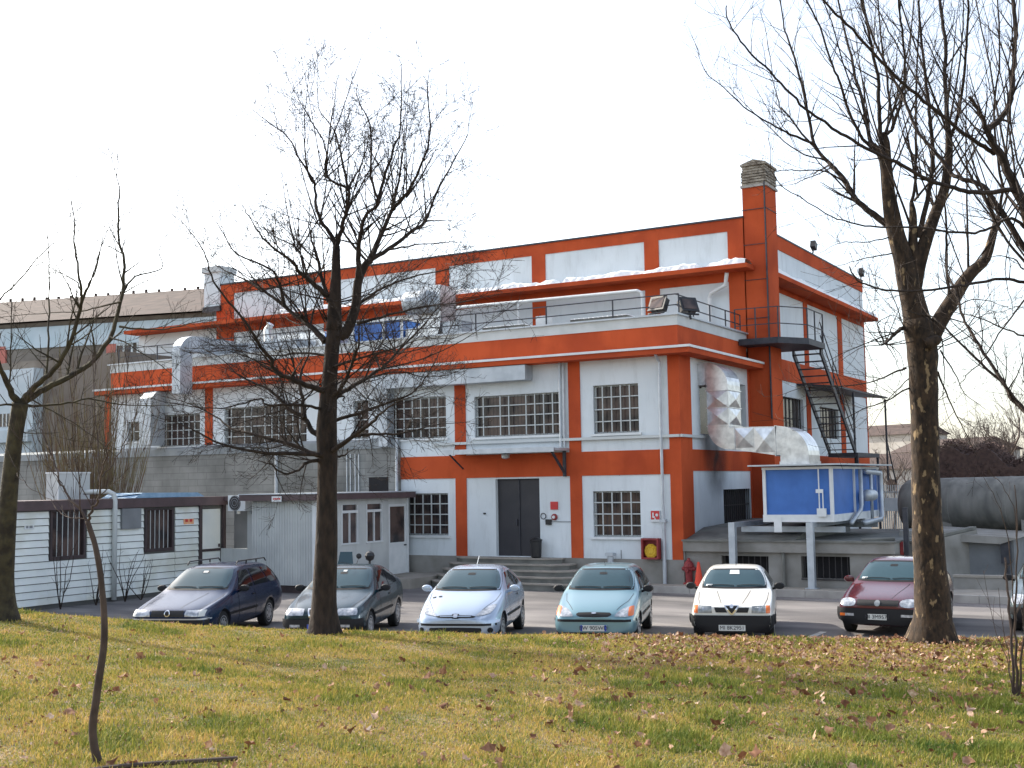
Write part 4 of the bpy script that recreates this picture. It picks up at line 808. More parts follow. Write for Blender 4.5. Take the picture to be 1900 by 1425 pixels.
m1 = MB(); m1.box(p0.x, p1.x, yb2-.25, yb2-.001, onY(0, 822, yb2).z, onY(0, 800, yb2).z); obj('sill_band', m1, M['paleblue'], LB2)
for (u0, u1) in ((-60, -30), (0, 21)):
    p0 = onY(u0, 792, yb2); p2 = onY(u1, 767, yb2); m = MB(); m.box(p0.x, p2.x, yb2-.03, yb2-.001, p0.z, p2.z); ww = obj('window', m, M['glassdark'], LB2)
    m = MB()
    for i in range(4): x = p0.x+(p2.x-p0.x)*i/3; m.box(x-.03, x+.03, yb2-.06, yb2-.031, p0.z, p2.z)
    obj('window_bars', m, M['bars'], ww)
m1 = MB(); pw = onY(200, 750, 2.0); m1.box(pw.x-8, pw.x+1, 2.0, 5, -.1, onY(150, 660, 2.0).z); tag(obj('brown_outbuilding', m1, M['brownwall']), 'plain brown rendered wall block behind the olive shrub', 'building')
# ---------------------------------------------------------------- cars
M['cglass'] = mat('car_glass', (.03, .065, .08), .06, spec=.42)
M['cglass_side'] = mat('car_side_glass', (.012, .014, .016), .06, spec=.5)
M['lamp'] = mat('headlamp_glass', (.55, .57, .6), .12, .3, c2=(.25, .27, .3), scale=14, coat=.8)
M['amber'] = mat('amber_lens', (.75, .16, .02), .25, coat=.5)
M['chrome'] = mat('chrome_trim', (.75, .76, .78), .15, 1.)
M['trimblack'] = mat('black_bumper', (.013, .013, .015), .6, spec=.3)
M['grille_b'] = mat('black_grille', (.008, .008, .009), .6)
M['plate'] = mat('number_plate', (.6, .61, .58), .5)
M['plateblue'] = mat('plate_blue', (.03, .07, .4), .5)
M['plate_txt'] = mat('plate_letters', (.03, .03, .04), .6)
M['rim'] = mat('wheel_trim', (.45, .46, .48), .35, .6)
def paint(name, c, met=.35, rough=.28, coat=.7): return mat(name, c, rough, met, coat=coat)
def eval_mesh(o):
    dg = bpy.context.evaluated_depsgraph_get(); return bpy.data.meshes.new_from_object(o.evaluated_get(dg))
def car(name, label, u, k, rotz, pm, S_, feats, L, W, wb, yf, rw=.29, rails=False, mirror='paint', cat='car', zoff=0.):
    p = onD(u, 1180, k); t = bpy.data.objects.new(name, None); col.objects.link(t); t.location = (p.x, p.y, -.1+zoff); t.rotation_euler = (0, 0, rad(rotz)); WL[t.name] = Vector((0, 0, 0))
    tag(t, label, cat, 'cars parked nose-on along the grass')
    m = MB()
    S2 = [S_[0]]+S_+[S_[-1]]
    S2[0] = tuple([S_[0][0]-.004]+[S_[0][1]+.05]+[S_[0][2]-.04]+[S_[0][3]-.05]+[x-.1 for x in S_[0][4:]]); S2[-1] = tuple([S_[-1][0]+.004]+[S_[-1][1]+.06, S_[-1][2]-.05, S_[-1][3]-.06]+[x-.1 for x in S_[-1][4:]])
    rings = []
    for (y, zb, zs, zt, wm, ws, wt) in S2:
        h = [(0, zb), (.6*wm, zb), (wm*.96, zb+.05), (wm, zb+(zs-zb)*.45), (wm*.995, zb+(zs-zb)*.7), (ws, zs), ((ws+wt)/2+.012, (zs+zt)/2), (wt, zt-.045), (wt*.8, zt-.008), (wt*.4, zt), (0, zt+.004)]
        full = h+[(-x, z) for x, z in h[-2:0:-1]]; rings.append([(x, y, z) for x, z in full])
    nn = len(rings[0])
    for r_ in rings: m.v += r_
    for i in range(len(rings)-1):
        for j in range(nn): j2 = (j+1) % nn; a = i*nn; m.f.append((a+j, a+j2, a+nn+j2, a+nn+j))
    for base, rev in ((0, False), ((len(rings)-1)*nn, True)):
        hh = nn//2
        for j in range(hh):
            a, b = base+j, base+j+1; c_, d_ = base+(nn-j-1) % nn, base+(nn-j) % nn
            q = [a, b, c_, d_] if j not in (0, hh-1) else ([base, base+1, base+nn-1] if j == 0 else [base+hh-1, base+hh, base+hh+1])
            m.f.append(tuple(q if rev else q[::-1]))
    tmp = obj('tmp_body', m, pm, None, smooth=True)
    sb = tmp.modifiers.new('s', 'SUBSURF'); sb.levels = sb.render_levels = 2; bpy.context.view_layer.update()
    me1 = eval_mesh(tmp); tmp.modifiers.clear(); bm = bmesh.new(); bm.from_mesh(me1); bvh = BVHTree.FromBMesh(bm); bm.free()
    tmp.data = me1
    cm = MB()
    for y in (yf, yf+wb):
        for s_ in (-1, 1): cm.lathe([(rw+.045, min(s_*(W/2-.28), s_*(W/2+.2))), (rw+.045, max(s_*(W/2-.28), s_*(W/2+.2)))], (0, y, rw), 28, 'x')
    cut = obj('tmp_cut', cm, M['trimblack'], None); bo = tmp.modifiers.new('b', 'BOOLEAN'); bo.operation = 'DIFFERENCE'; bo.solver = 'EXACT'; bo.object = cut
    try: bo.material_mode = 'TRANSFER'
    except Exception: pass
    bpy.context.view_layer.update(); me2 = eval_mesh(tmp)
    bpy.data.objects.remove(tmp); bpy.data.objects.remove(cut)
    me2.name = 'body'; me2.shade_smooth(); bd = bpy.data.objects.new('body', me2); link(bd, t)
    def hit(mode, a, b):
        if mode == 'f': o_, d_ = Vector((a, -3, b)), Vector((0, 1, 0))
        elif mode == 'b': o_, d_ = Vector((a, L+3, b)), Vector((0, -1, 0))
        elif mode == 'r': o_, d_ = Vector((3, a, b)), Vector((-1, 0, 0))
        elif mode == 'l': o_, d_ = Vector((-3, a, b)), Vector((1, 0, 0))
        else: o_, d_ = Vector((a, b, 4)), Vector((0, 0, -1))
        h_ = bvh.ray_cast(o_, d_); return (h_[0], h_[1]) if h_[0] is not None else (None, None)
    def patch(nm, mode, cs, mt, n=10, mm=5, off=.008, rd=0., parent=None):
        pm_ = MB(); idx = {}; n0 = 0
        for i in range(n+1):
            for j in range(mm+1):
                s, q = 2*i/n-1, 2*j/mm-1
                if rd: s, q = s*math.sqrt(1-rd*q*q), q*math.sqrt(1-rd*s*s*1.0)
                s, q = (s+1)/2, (q+1)/2
                a = ((1-s)*(1-q)*cs[0][0]+s*(1-q)*cs[1][0]+s*q*cs[2][0]+(1-s)*q*cs[3][0]); b = ((1-s)*(1-q)*cs[0][1]+s*(1-q)*cs[1][1]+s*q*cs[2][1]+(1-s)*q*cs[3][1])
                h_, nr = hit(mode, a, b)
                if h_ is None: continue
                idx[i, j] = len(pm_.v); pm_.v.append(tuple(h_+nr*off))
        for i in range(n):
            for j in range(mm):
                qd = [idx.get(x) for x in ((i, j), (i+1, j), (i+1, j+1), (i, j+1))]
                if None not in qd: pm_.f.append(tuple(qd))
        if not pm_.f: return None
        # thin rim: second copy underneath gives the piece a thickness
        o_ = obj(nm, pm_, mt, parent or t, smooth=True)
        return o_
    for s_ in (-1, 1):
        for y in (yf, yf+wb):
            xo = s_*(W/2-.035); tw = MB(); prof = [(rw-.09, -.0), (rw-.012, 0), (rw, .02), (rw, .16), (rw-.012, .18), (rw-.09, .18)]
            tw.lathe([(r_, -s_*h_) for r_, h_ in prof], (xo, y, rw), 28, 'x'); wh = obj('wheel', tw, M['rubber'], t)
            rm = MB(); rm.lathe([(.04, s_*.0), (.07, s_*.012), (rw*.45, s_*.006), (rw-.12, -s_*.004), (rw-.09, s_*.006), (rw-.085, -s_*.02)], (xo, y, rw), 20, 'x'); obj('rim', rm, M['rim'], wh)
            hb = MB()
            for q in range(7): an = math.tau*q/7; cy, cz = y+math.cos(an)*rw*.42, rw+math.sin(an)*rw*.42; hb.lathe([(.022, s_*.011), (.022, s_*.0135)], (xo, cy, cz), 6, 'x')
            obj('rim_slots', hb, M['trimblack'], wh)
    feats(t, patch, hit, bvh)
    return t
def common(t, patch, hit, P_, belt, H, yc, yr, ymid, yend, wbt, wtt, pm, mir, plate=None, plz=.38, plx=0., psz=(.5, .11), old=False, wip=True, yq=None):
    """glass, mirrors, wipers, plate"""
    patch('windscreen', 'f', [(-wbt, P_+.03), (wbt, P_+.03), (wtt, H-.085), (-wtt, H-.085)], M['cglass'], 14, 8, .006, .12)
    patch('windscreen_seal', 'f', [(-wbt-.03, P_+.0), (wbt+.03, P_+.0), (wtt+.03, H-.06), (-wtt-.03, H-.06)], M['trimblack'], 14, 8, .003, .1)
    for sd_ in ('r', 'l'):
        patch('side_window', sd_, [(yc+.42, belt+.04), (ymid-.03, belt+.04), (ymid-.03, H-.13), (yr+.1, H-.14)], M['cglass_side'], 8, 5, .006)
        patch('side_window', sd_, [(ymid+.05, belt+.04), (yend, belt+.05), (yend-.22, H-.14), (ymid+.05, H-.13)], M['cglass_side'], 8, 5, .006)
        if yq: patch('side_window', sd_, [(yend+.06, belt+.05), (yq, belt+.05), (yq-.2, H-.15), (yend-.14, H-.14)], M['cglass_side'], 6, 5, .006)
        patch('door_gap', sd_, [(ymid-.004, .3), (ymid+.008, .3), (ymid+.008, belt), (ymid-.004, belt)], M['grille_b'], 1, 8, .004)
        patch('door_gap', sd_, [(yc+.32, .33), (yc+.332, .33), (yc+.332, belt), (yc+.32, belt)], M['grille_b'], 1, 8, .004)
        patch('door_handle', sd_, [(ymid-.2, belt-.14), (ymid-.06, belt-.14), (ymid-.06, belt-.11), (ymid-.2, belt-.11)], M['trimblack'], 3, 1, .015)
        patch('side_trim', sd_, [(yf_(t)+.4, .5), (yf_(t)+2.0, .5), (yf_(t)+2.0, .55), (yf_(t)+.4, .55)], M['trimblack'], 8, 1, .012)
    patch('inner_mirror', 'f', [(-.09, H-.17), (.09, H-.17), (.09, H-.13), (-.09, H-.13)], M['trimblack'], 3, 1, .009, .3)
    patch('rear_window', 'b', [(-wtt, belt+.08), (wtt, belt+.08), (wtt-.05, H-.12), (-wtt+.05, H-.12)], M['cglass_side'], 8, 4, .006)
    for s_ in (-1, 1):
        h_, _ = hit('r' if s_ > 0 else 'l', yc+.47, belt-.02)
        x = (h_.x if h_ else s_*.78); mb = MB(); mb.lathe([(.02, -.06), (.065, -.055), (.08, -.01), (.075, .045), (.07, .05)], (0, 0, 0), 12, 'y')
        mb.v = [(x+s_*.13+v_[0]*1.35, yc+.4+v_[1]*.9, belt+.06+v_[2]*.9) for v_ in mb.v]; mb.bar((x-.02*s_, yc+.46, belt-.01), (x+s_*.1, yc+.42, belt+.03), .045)
        obj('wing_mirror', mb, mir, t, world=False, smooth=False)
    if wip:
        mb = MB()
        for x0, x1 in ((-.52, .0), (.05, .58)):
            pts = []
            for i in range(5):
                q = i/4; x = x0+(x1-x0)*q; h_, n_ = hit('f', x, P_+.045+.05*q*(1-q))
                if h_: pts.append(h_+n_*.02)
            if len(pts) > 1: mb.tube(pts, .009, 4)
        obj('wiper', mb, M['black'], t, world=False)
    if plate:
        h_, n_ = hit('f', plx, plz); y0 = min(hit('f', plx-.2, plz)[0].y, hit('f', plx+.2, plz)[0].y, h_.y)-.05; a, b = psz[0]/2, psz[1]/2
        mb = MB(); mb.box(plx-a, plx+a, y0, y0+.02, plz-b, plz+b); pp = obj('number_plate', mb, M['plate'], t, world=False)
        textobj(plate, psz[1]*.95, (plx, y0-.004, plz), RXF, M['plate_txt'], 'plate_lettering', pp)
        if not old:
            mb = MB()
            for s_ in (-1, 1): mb.box(plx+s_*(a-.022)-.02, plx+s_*(a-.022)+.02, y0-.003, y0-.001, plz-b, plz+b)
            obj('plate_band', mb, M['plateblue'], pp, world=False)
YF = {}
def yf_(t): return YF.get(t.name, .7)
def seam(patch, pts, mode='t'):
    for a, b in zip(pts, pts[1:]):
        d = Vector((b[0]-a[0], b[1]-a[1])); n_ = Vector((-d.y, d.x)).normalized()*.0045
        patch('bonnet_seam', mode, [(a[0]-n_.x, a[1]-n_.y), (b[0]-n_.x, b[1]-n_.y), (b[0]+n_.x, b[1]+n_.y), (a[0]+n_.x, a[1]+n_.y)], M['grille_b'], 6, 1, .003)

# --- teal small hatchback
pt = paint('teal_metallic_paint', (.17, .3, .35))
def f1(t, patch, hit, bvh):
    common(t, patch, hit, .98, .93, 1.42, 1.05, 1.75, 2.35, 3.3, .66, .53, pt, M['trimblack'], 'BW 905WD', .375)
    for s in (-1, 1):
        patch('headlight', 'f', [(s*.36, .575), (s*.73, .575), (s*.72, .76), (s*.5, .7)] if s > 0 else [(-.73, .575), (-.36, .575), (-.5, .7), (-.72, .76)], M['lamp'], 8, 5, .01, .25)
        patch('indicator', 'f', [(s*.64, .585), (s*.735, .59), (s*.725, .75), (s*.64, .73)] if s > 0 else [(-.735, .59), (-.64, .585), (-.64, .73), (-.725, .75)], M['amber'], 4, 4, .014, .2)
    patch('grille', 'f', [(-.31, .57), (.31, .57), (.36, .655), (-.36, .655)], M['grille_b'], 10, 3, .008, .3)
    patch('badge', 'f', [(-.05, .625), (.05, .625), (.05, .65), (-.05, .65)], M['chrome'], 4, 2, .016, .5)
    patch('bumper_line', 'f', [(-.78, .485), (.78, .485), (.78, .53), (-.78, .53)], M['trimblack'], 16, 1, .012)
    patch('lower_grille', 'f', [(-.55, .22), (.55, .22), (.6, .29), (-.6, .29)], M['grille_b'], 10, 2, .01)
    seam(patch, [(-.42, .16), (-.6, .6), (-.66, 1.0)]); seam(patch, [(.42, .16), (.6, .6), (.66, 1.0)])
    mb = MB(); mb.tube([(0, 1.85, 1.41), (0, 1.75, 1.5)], .006, 4); obj('aerial', mb, M['black'], t, world=False)
S1 = [(0, .26, .55, .60, .64, .62, .46), (.07, .2, .6, .665, .745, .71, .52), (.3, .18, .68, .77, .8, .75, .58), (.65, .18, .79, .87, .815, .77, .63), (1.0, .18, .88, .95, .815, .775, .66), (1.12, .18, .92, 1.02, .815, .775, .655), (1.72, .18, .94, 1.37, .815, .775, .555), (2.1, .18, .95, 1.425, .815, .775, .545), (3.0, .18, .97, 1.41, .81, .77, .54), (3.45, .2, .98, 1.34, .795, .755, .52), (3.7, .22, .96, 1.1, .77, .74, .54), (3.83, .28, .85, .9, .7, .66, .5)]
car('parked_car', 'pale teal small hatchback between the silver-blue hatchback and the cream white car', 1102, 22.7, 18.4, pt, S1, f1, 3.83, 1.634, 2.446, .72)
# --- light silver-blue hatchback with smooth nose
ps = paint('silver_blue_paint', (.4, .48, .6), .4, .25)
def f2(t, patch, hit, bvh):
    common(t, patch, hit, .99, .95, 1.43, 1.1, 1.9, 2.5, 3.3, .68, .53, ps, ps, None)
    for s in (-1, 1):
        c = [(s*.33, .585), (s*.66, .64), (s*.73, .79), (s*.6, .78)]; patch('headlight', 'f', c if s > 0 else [c[1], c[0], c[3], c[2]], M['lamp'], 8, 5, .01, .3)
        patch('fog_recess', 'f', [(s*.66-.05, .3), (s*.66+.05, .3), (s*.66+.05, .4), (s*.66-.05, .4)], M['trimblack'], 3, 3, .01, .5)
        patch('lower_lip', 'f', [(s*.6-.12, .2), (s*.6+.12, .2), (s*.6+.12, .27), (s*.6-.12, .27)], ps, 4, 2, .03)
    patch('grille', 'f', [(-.42, .575), (.42, .575), (.36, .62), (-.36, .62)], M['grille_b'], 10, 2, .009, .3)
    patch('grille_slat', 'f', [(-.3, .592), (.3, .592), (.3, .605), (-.3, .605)], ps, 8, 1, .016)
    patch('badge_shield', 'f', [(-.07, .56), (.07, .56), (.08, .64), (-.08, .64)], M['trimblack'], 4, 3, .016, .3)
    patch('badge', 'f', [(-.035, .575), (.035, .575), (.045, .63), (-.045, .63)], M['chrome'], 4, 3, .022, .2)
    patch('bumper_shadow', 'f', [(-.76, .43), (.76, .43), (.76, .47), (-.76, .47)], M['trimblack'], 14, 1, .012)
    patch('bumper_ridge', 'f', [(-.78, .475), (.78, .475), (.78, .53), (-.78, .53)], ps, 14, 2, .03)
    patch('lower_grille', 'f', [(-.42, .23), (.42, .23), (.56, .4), (-.56, .4)], M['trimblack'], 10, 4, .01, .2)
    patch('bonnet_square', 't', [(-.62, .78), (-.55, .78), (-.55, .84), (-.62, .84)], M['trimblack'], 2, 2, .008)  # two small black squares on one side of the bonnet
    patch('bonnet_square', 't', [(-.5, .78), (-.43, .78), (-.43, .84), (-.5, .84)], M['trimblack'], 2, 2, .008)
    seam(patch, [(-.45, .15), (-.66, .7), (-.7, 1.1)]); seam(patch, [(.45, .15), (.66, .7), (.7, 1.1)])
    mb = MB(); mb.tube([(0, 2.2, 1.43), (0.0, 2.45, 1.6)], .008, 4); obj('aerial', mb, M['whitepaint'], t, world=False)
S2 = [(0, .25, .52, .58, .6, .56, .42), (.08, .19, .58, .65, .74, .7, .5), (.3, .17, .68, .77, .81, .75, .56), (.7, .17, .8, .89, .826, .78, .64), (1.05, .17, .89, .97, .826, .78, .68), (1.2, .17, .93, 1.06, .826, .78, .67), (1.85, .17, .95, 1.38, .826, .78, .56), (2.3, .17, .96, 1.435, .826, .78, .55), (2.9, .17, .99, 1.40, .82, .775, .53), (3.4, .19, 1.0, 1.28, .8, .75, .5), (3.72, .22, .95, 1.02, .76, .7, .5), (3.83, .3, .8, .85, .66, .6, .46)]
car('parked_car', 'shiny silver-blue hatchback with slanted headlights and body coloured mirrors', 845, 22.9, 20.7, ps, S2, f2, 3.83, 1.652, 2.442, .73, .3)
# --- cream white angular saloon-hatch
pw_ = paint('cream_white_paint', (.72, .71, .66), 0., .3)
def f3(t, patch, hit, bvh):
    common(t, patch, hit, .93, .9, 1.345, 1.2, 1.85, 2.35, 3.1, .65, .52, pw_, M['trimblack'], 'MI 8K2951', .3, old=True)
    for s in (-1, 1):
        patch('headlight', 'f', [(min(s*.37, s*.63), .575), (max(s*.37, s*.63), .575), (max(s*.38, s*.63), .7), (min(s*.38, s*.63), .7)], M['hl_dark'], 6, 3, .01, .05)
        patch('lamp_bulb', 'f', [(s*.53-.03, .62), (s*.53+.03, .62), (s*.53+.03, .68), (s*.53-.03, .68)], M['lamp'], 3, 3, .014, .5)
        patch('indicator', 'f', [(min(s*.64, s*.71), .575), (max(s*.64, s*.71), .575), (max(s*.64, s*.71), .7), (min(s*.64, s*.71), .7)], M['amber'], 3, 3, .012)
        patch('grille', 'f', [(min(s*.08, s*.3), .585), (max(s*.08, s*.3), .585), (max(s*.13, s*.33), .675), (min(s*.13, s*.33), .675)] if s > 0 else [(-.3, .585), (-.08, .585), (-.13, .675), (-.33, .675)], M['grille_b'], 6, 3, .012)
    patch('chrome_shield', 'f', [(-.02, .545), (.02, .545), (.145, .71), (-.145, .71)], M['chrome'], 8, 5, .014)
    patch('shield_grille', 'f', [(-.006, .57), (.006, .57), (.11, .697), (-.11, .697)], M['grille_b'], 8, 5, .02)
    patch('round_badge', 'f', [(-.035, .665), (.035, .665), (.035, .715), (-.035, .715)], M['chrome'], 6, 6, .028, .5)
    patch('bumper', 'f', [(-.78, .24), (.78, .24), (.78, .535), (-.78, .535)], M['trimblack'], 16, 5, .045)
    for s_, sd_ in ((1, 'r'), (-1, 'l')): patch('bumper_end', sd_, [(.02, .26), (.35, .26), (.35, .53), (.02, .53)], M['trimblack'], 5, 4, .02)
    seam(patch, [(-.6, .12), (-.66, .6), (-.68, 1.1)]); seam(patch, [(.6, .12), (.66, .6), (.68, 1.1)])
    seam(patch, [(-.2, .15), (-.33, 1.1)]); seam(patch, [(.2, .15), (.33, 1.1)])
    patch('toll_sticker', 'f', [(-.1, 1.18), (.1, 1.18), (.09, 1.25), (-.09, 1.25)], M['whitepaint'], 2, 2, .012)
    patch('disc_sticker', 'f', [(-.56, .97), (-.44, .97), (-.43, 1.0), (-.55, 1.0)], M['whitepaint'], 2, 2, .012)
    mb = MB(); mb.tube([(.02, 2.0, 1.34), (.02, 1.9, 1.42)], .008, 4); obj('aerial', mb, M['black'], t, world=False)
M['hl_dark'] = mat('dim_headlamp', (.16, .18, .19), .15, c2=(.3, .32, .33), scale=16, coat=.8)
S3 = [(0, .24, .62, .69, .71, .69, .6), (.05, .2, .66, .72, .76, .73, .62), (.3, .18, .72, .765, .795, .75, .66), (.75, .18, .79, .835, .805, .76, .68), (1.15, .18, .86, .91, .805, .765, .69), (1.27, .18, .88, .97, .805, .765, .66), (1.85, .18, .9, 1.29, .805, .76, .55), (2.15, .18, .91, 1.345, .805, .76, .54), (2.95, .18, .93, 1.33, .805, .755, .53), (3.5, .2, .95, 1.1, .79, .74, .54), (3.9, .22, .93, .98, .77, .72, .58), (4.02, .28, .85, .9, .72, .68, .55)]
car('parked_car', 'cream white angular car with triangular chrome grille and black bumper', 1359, 23.0, 17.3, pw_, S3, f3, 4.02, 1.612, 2.465, .8, .28)
# --- burgundy hatchback
pr = paint('burgundy_paint', (.085, .01, .018), .3, .22)
def f4(t, patch, hit, bvh):
    common(t, patch, hit, .98, .93, 1.425, 1.2, 1.85, 2.45, 3.2, .67, .54, pr, pr, 'MI 3M9571', .39, 0.0, (.36, .11), old=True)
    for s in (-1, 1):
        patch('headlight', 'f', [(min(s*.42, s*.735), .58), (max(s*.42, s*.735), .58), (max(s*.42, s*.735), .72), (min(s*.42, s*.735), .72)], M['lamp'], 8, 5, .012, .42)
        patch('indicator', 'f', [(s*.57-.12, .4), (s*.57+.12, .4), (s*.57+.12, .45), (s*.57-.12, .45)], M['lamp'], 5, 2, .045)
    patch('indicator_lens', 'f', [(-.7, .4), (-.62, .4), (-.62, .45), (-.7, .45)], M['amber'], 3, 2, .052)
    patch('grille', 'f', [(-.4, .6), (.4, .6), (.4, .705), (-.4, .705)], M['grille_b'], 10, 3, .006)
    patch('round_badge', 'f', [(-.055, .595), (.055, .595), (.055, .7), (-.055, .7)], M['hl_dark'], 6, 6, .016, .5)
    patch('bumper', 'f', [(-.78, .26), (.78, .26), (.78, .55), (-.78, .55)], M['trimblack'], 16, 5, .04)
    for sd_ in ('r', 'l'): patch('bumper_end', sd_, [(.02, .3), (.36, .3), (.36, .54), (.02, .54)], M['trimblack'], 5, 4, .02)
    seam(patch, [(-.6, .15), (-.67, .6), (-.69, 1.1)]); seam(patch, [(.6, .15), (.67, .6), (.69, 1.1)]); seam(patch, [(.25, .15), (.42, 1.1)])
    patch('disc_sticker', 'f', [(-.58, 1.02), (-.47, 1.02), (-.46, 1.05), (-.57, 1.05)], M['whitepaint'], 2, 2, .012)
S4 = [(0, .26, .58, .65, .7, .67, .52), (.06, .2, .64, .71, .77, .74, .6), (.3, .18, .71, .78, .83, .78, .64), (.75, .18, .81, .87, .848, .79, .68), (1.13, .18, .88, .95, .848, .795, .7), (1.27, .18, .92, 1.04, .848, .795, .68), (1.85, .18, .94, 1.375, .848, .79, .575), (2.2, .18, .95, 1.43, .848, .785, .565), (3.2, .18, .96, 1.4, .845, .785, .56), (3.65, .2, .98, 1.28, .83, .77, .55), (3.92, .22, .95, 1.02, .8, .74, .58), (4.02, .28, .85, .9, .74, .7, .52)]
car('parked_car', 'burgundy hatchback partly hidden behind the thick plane tree trunk', 1630, 23.6, .9, pr, S4, f4, 4.02, 1.695, 2.475, .8, .3)
# --- dark blue estate
pb_ = paint('dark_blue_paint', (.003, .018, .06), .3, .24, .25)
def f5(t, patch, hit, bvh):
    common(t, patch, hit, .98, .93, 1.46, 1.35, 2.05, 2.65, 3.55, .68, .56, pb_, M['trimblack'], 'CR 6Z2814', .37, old=True, yq=4.25)
    for s in (-1, 1):
        patch('headlight', 'f', [(min(s*.36, s*.74), .575), (max(s*.36, s*.74), .575), (max(s*.38, s*.74), .69), (min(s*.38, s*.74), .69)], M['lamp'], 8, 4, .012, .06)
        patch('indicator', 'f', [(s*.7-.045, .58), (s*.7+.045, .58), (s*.7+.045, .69), (s*.7-.045, .69)], M['plate'], 3, 3, .016)
    patch('grille', 'f', [(-.34, .575), (.34, .575), (.34, .685), (-.34, .685)], M['grille_b'], 8, 3, .008)
    patch('round_badge', 'f', [(-.06, .575), (.06, .575), (.06, .69), (-.06, .69)], M['chrome'], 6, 6, .018, .5)
    patch('badge_center', 'f', [(-.042, .592), (.042, .592), (.042, .673), (-.042, .673)], M['grille_b'], 6, 6, .022, .5)
    patch('bumper', 'f', [(-.79, .26), (.79, .26), (.79, .53), (-.79, .53)], M['trimblack'], 16, 5, .035)
    patch('bumper_trim', 'f', [(-.8, .515), (.8, .515), (.8, .54), (-.8, .54)], M['rim'], 16, 1, .045)
    seam(patch, [(-.6, .15), (-.68, .7), (-.7, 1.25)]); seam(patch, [(.6, .15), (.68, .7), (.7, 1.25)]); seam(patch, [(.22, .15), (.36, 1.2)])
    for s in (-1, 1):
        mb = MB(); mb.tube([(s*.55, 2.2, 1.45), (s*.55, 2.3, 1.52), (s*.55, 3.9, 1.5), (s*.55, 4.0, 1.43)], .015, 6)
        for y in (2.8, 3.4): mb.bar((s*.55, y, 1.43), (s*.55, y, 1.51), .025)
        obj('roof_rail', mb, M['black'], t, world=False)
    patch('toll_sticker', 'f', [(-.06, 1.3), (.04, 1.3), (.04, 1.33), (-.06, 1.33)], M['whitepaint'], 2, 2, .012)
S5 = [(0, .26, .6, .66, .72, .69, .56), (.06, .2, .66, .71, .78, .74, .62), (.35, .18, .73, .78, .83, .78, .66), (.85, .18, .82, .87, .852, .79, .69), (1.28, .18, .89, .95, .852, .8, .7), (1.42, .18, .92, 1.03, .852, .8, .69), (2.05, .18, .94, 1.4, .852, .795, .59), (2.4, .18, .95, 1.455, .852, .79, .58), (3.6, .18, .96, 1.445, .85, .79, .58), (4.15, .2, .97, 1.38, .84, .78, .57), (4.45, .24, .93, 1.08, .8, .75, .6), (4.55, .3, .8, .86, .74, .7, .55)]
car('parked_car', 'dark blue estate car with roof rails, leftmost in the row by the cabins', 310, 24.0, 21.2, pb_, S5, f5, 4.55, 1.704, 2.625, .88, .3, zoff=.0)
# --- dark green-blue saloon behind the middle tree
pg = paint('dark_teal_paint', (.003, .026, .038), .3, .24, .25)
def f6(t, patch, hit, bvh):
    common(t, patch, hit, .98, .93, 1.43, 1.3, 2.0, 2.6, 3.45, .67, .55, pg, M['trimblack'], 'AT 417BK', .37)
    for s in (-1, 1):
        patch('headlight', 'f', [(min(s*.33, s*.72), .59), (max(s*.33, s*.72), .59), (max(s*.33, s*.7), .71), (min(s*.33, s*.7), .71)], M['lamp'], 8, 4, .012, .15)
        patch('fog_light', 'f', [(s*.5-.1, .37), (s*.5+.1, .37), (s*.5+.1, .42), (s*.5-.1, .42)], M['lamp'], 4, 2, .045)
    patch('chrome_shield', 'f', [(-.22, .555), (.22, .555), (.27, .71), (-.27, .71)], M['chrome'], 8, 4, .014)
    patch('grille', 'f', [(-.19, .575), (.19, .575), (.235, .69), (-.235, .69)], M['grille_b'], 8, 4, .02)
    patch('bumper', 'f', [(-.79, .26), (.79, .26), (.79, .52), (-.79, .52)], M['trimblack'], 16, 5, .035)
    seam(patch, [(-.55, .15), (-.66, .7), (-.7, 1.2)]); seam(patch, [(.55, .15), (.66, .7), (.7, 1.2)])
    patch('toll_sticker', 'f', [(-.03, 1.3), (.05, 1.3), (.05, 1.33), (-.03, 1.33)], M['whitepaint'], 2, 2, .012)
    mb = MB(); mb.tube([(.1, 2.1, 1.43), (.0, 2.0, 1.48), (-.12, 1.95, 1.5)], .006, 4); obj('aerial', mb, M['black'], t, world=False)
S6 = [(0, .26, .59, .64, .66, .63, .48), (.08, .2, .65, .705, .77, .72, .56), (.35, .18, .74, .795, .83, .77, .63), (.85, .18, .83, .885, .85, .79, .68), (1.22, .18, .89, .95, .85, .795, .69), (1.36, .18, .92, 1.03, .85, .795, .68), (2.0, .18, .94, 1.38, .85, .79, .57), (2.35, .18, .95, 1.435, .85, .785, .56), (3.2, .18, .97, 1.4, .85, .78, .55), (3.7, .2, 1.0, 1.2, .83, .77, .56), (4.1, .22, 1.0, 1.05, .79, .74, .6), (4.25, .3, .85, .9, .72, .68, .54)]
car('parked_car', 'dark teal saloon parked behind the bare middle tree trunk', 594, 23.6, 23.2, pg, S6, f6, 4.25, 1.70, 2.54, .8, .3)
# --- dark car cut by the right edge
pd = paint('slate_paint', (.09, .12, .13), .3, .25)
car('parked_car', 'slate grey hatchback cut off by the right edge of the photo behind thin stems', 1952, 23.4, 2, pd, S1, lambda t, patch, hit, bvh: (common(t, patch, hit, .98, .93, 1.42, 1.05, 1.75, 2.35, 3.3, .66, .53, pd, M['trimblack']), [patch('headlight', 'f', [(min(s*.4, s*.73), .575), (max(s*.4, s*.73), .575), (max(s*.4, s*.72), .74), (min(s*.4, s*.72), .74)], M['lamp'], 8, 5, .01, .3) for s in (-1, 1)], patch('bumper', 'f', [(-.78, .24), (.78, .24), (.78, .52), (-.78, .52)], M['trimblack'], 14, 4, .035)), 3.83, 1.634, 2.446, .72)
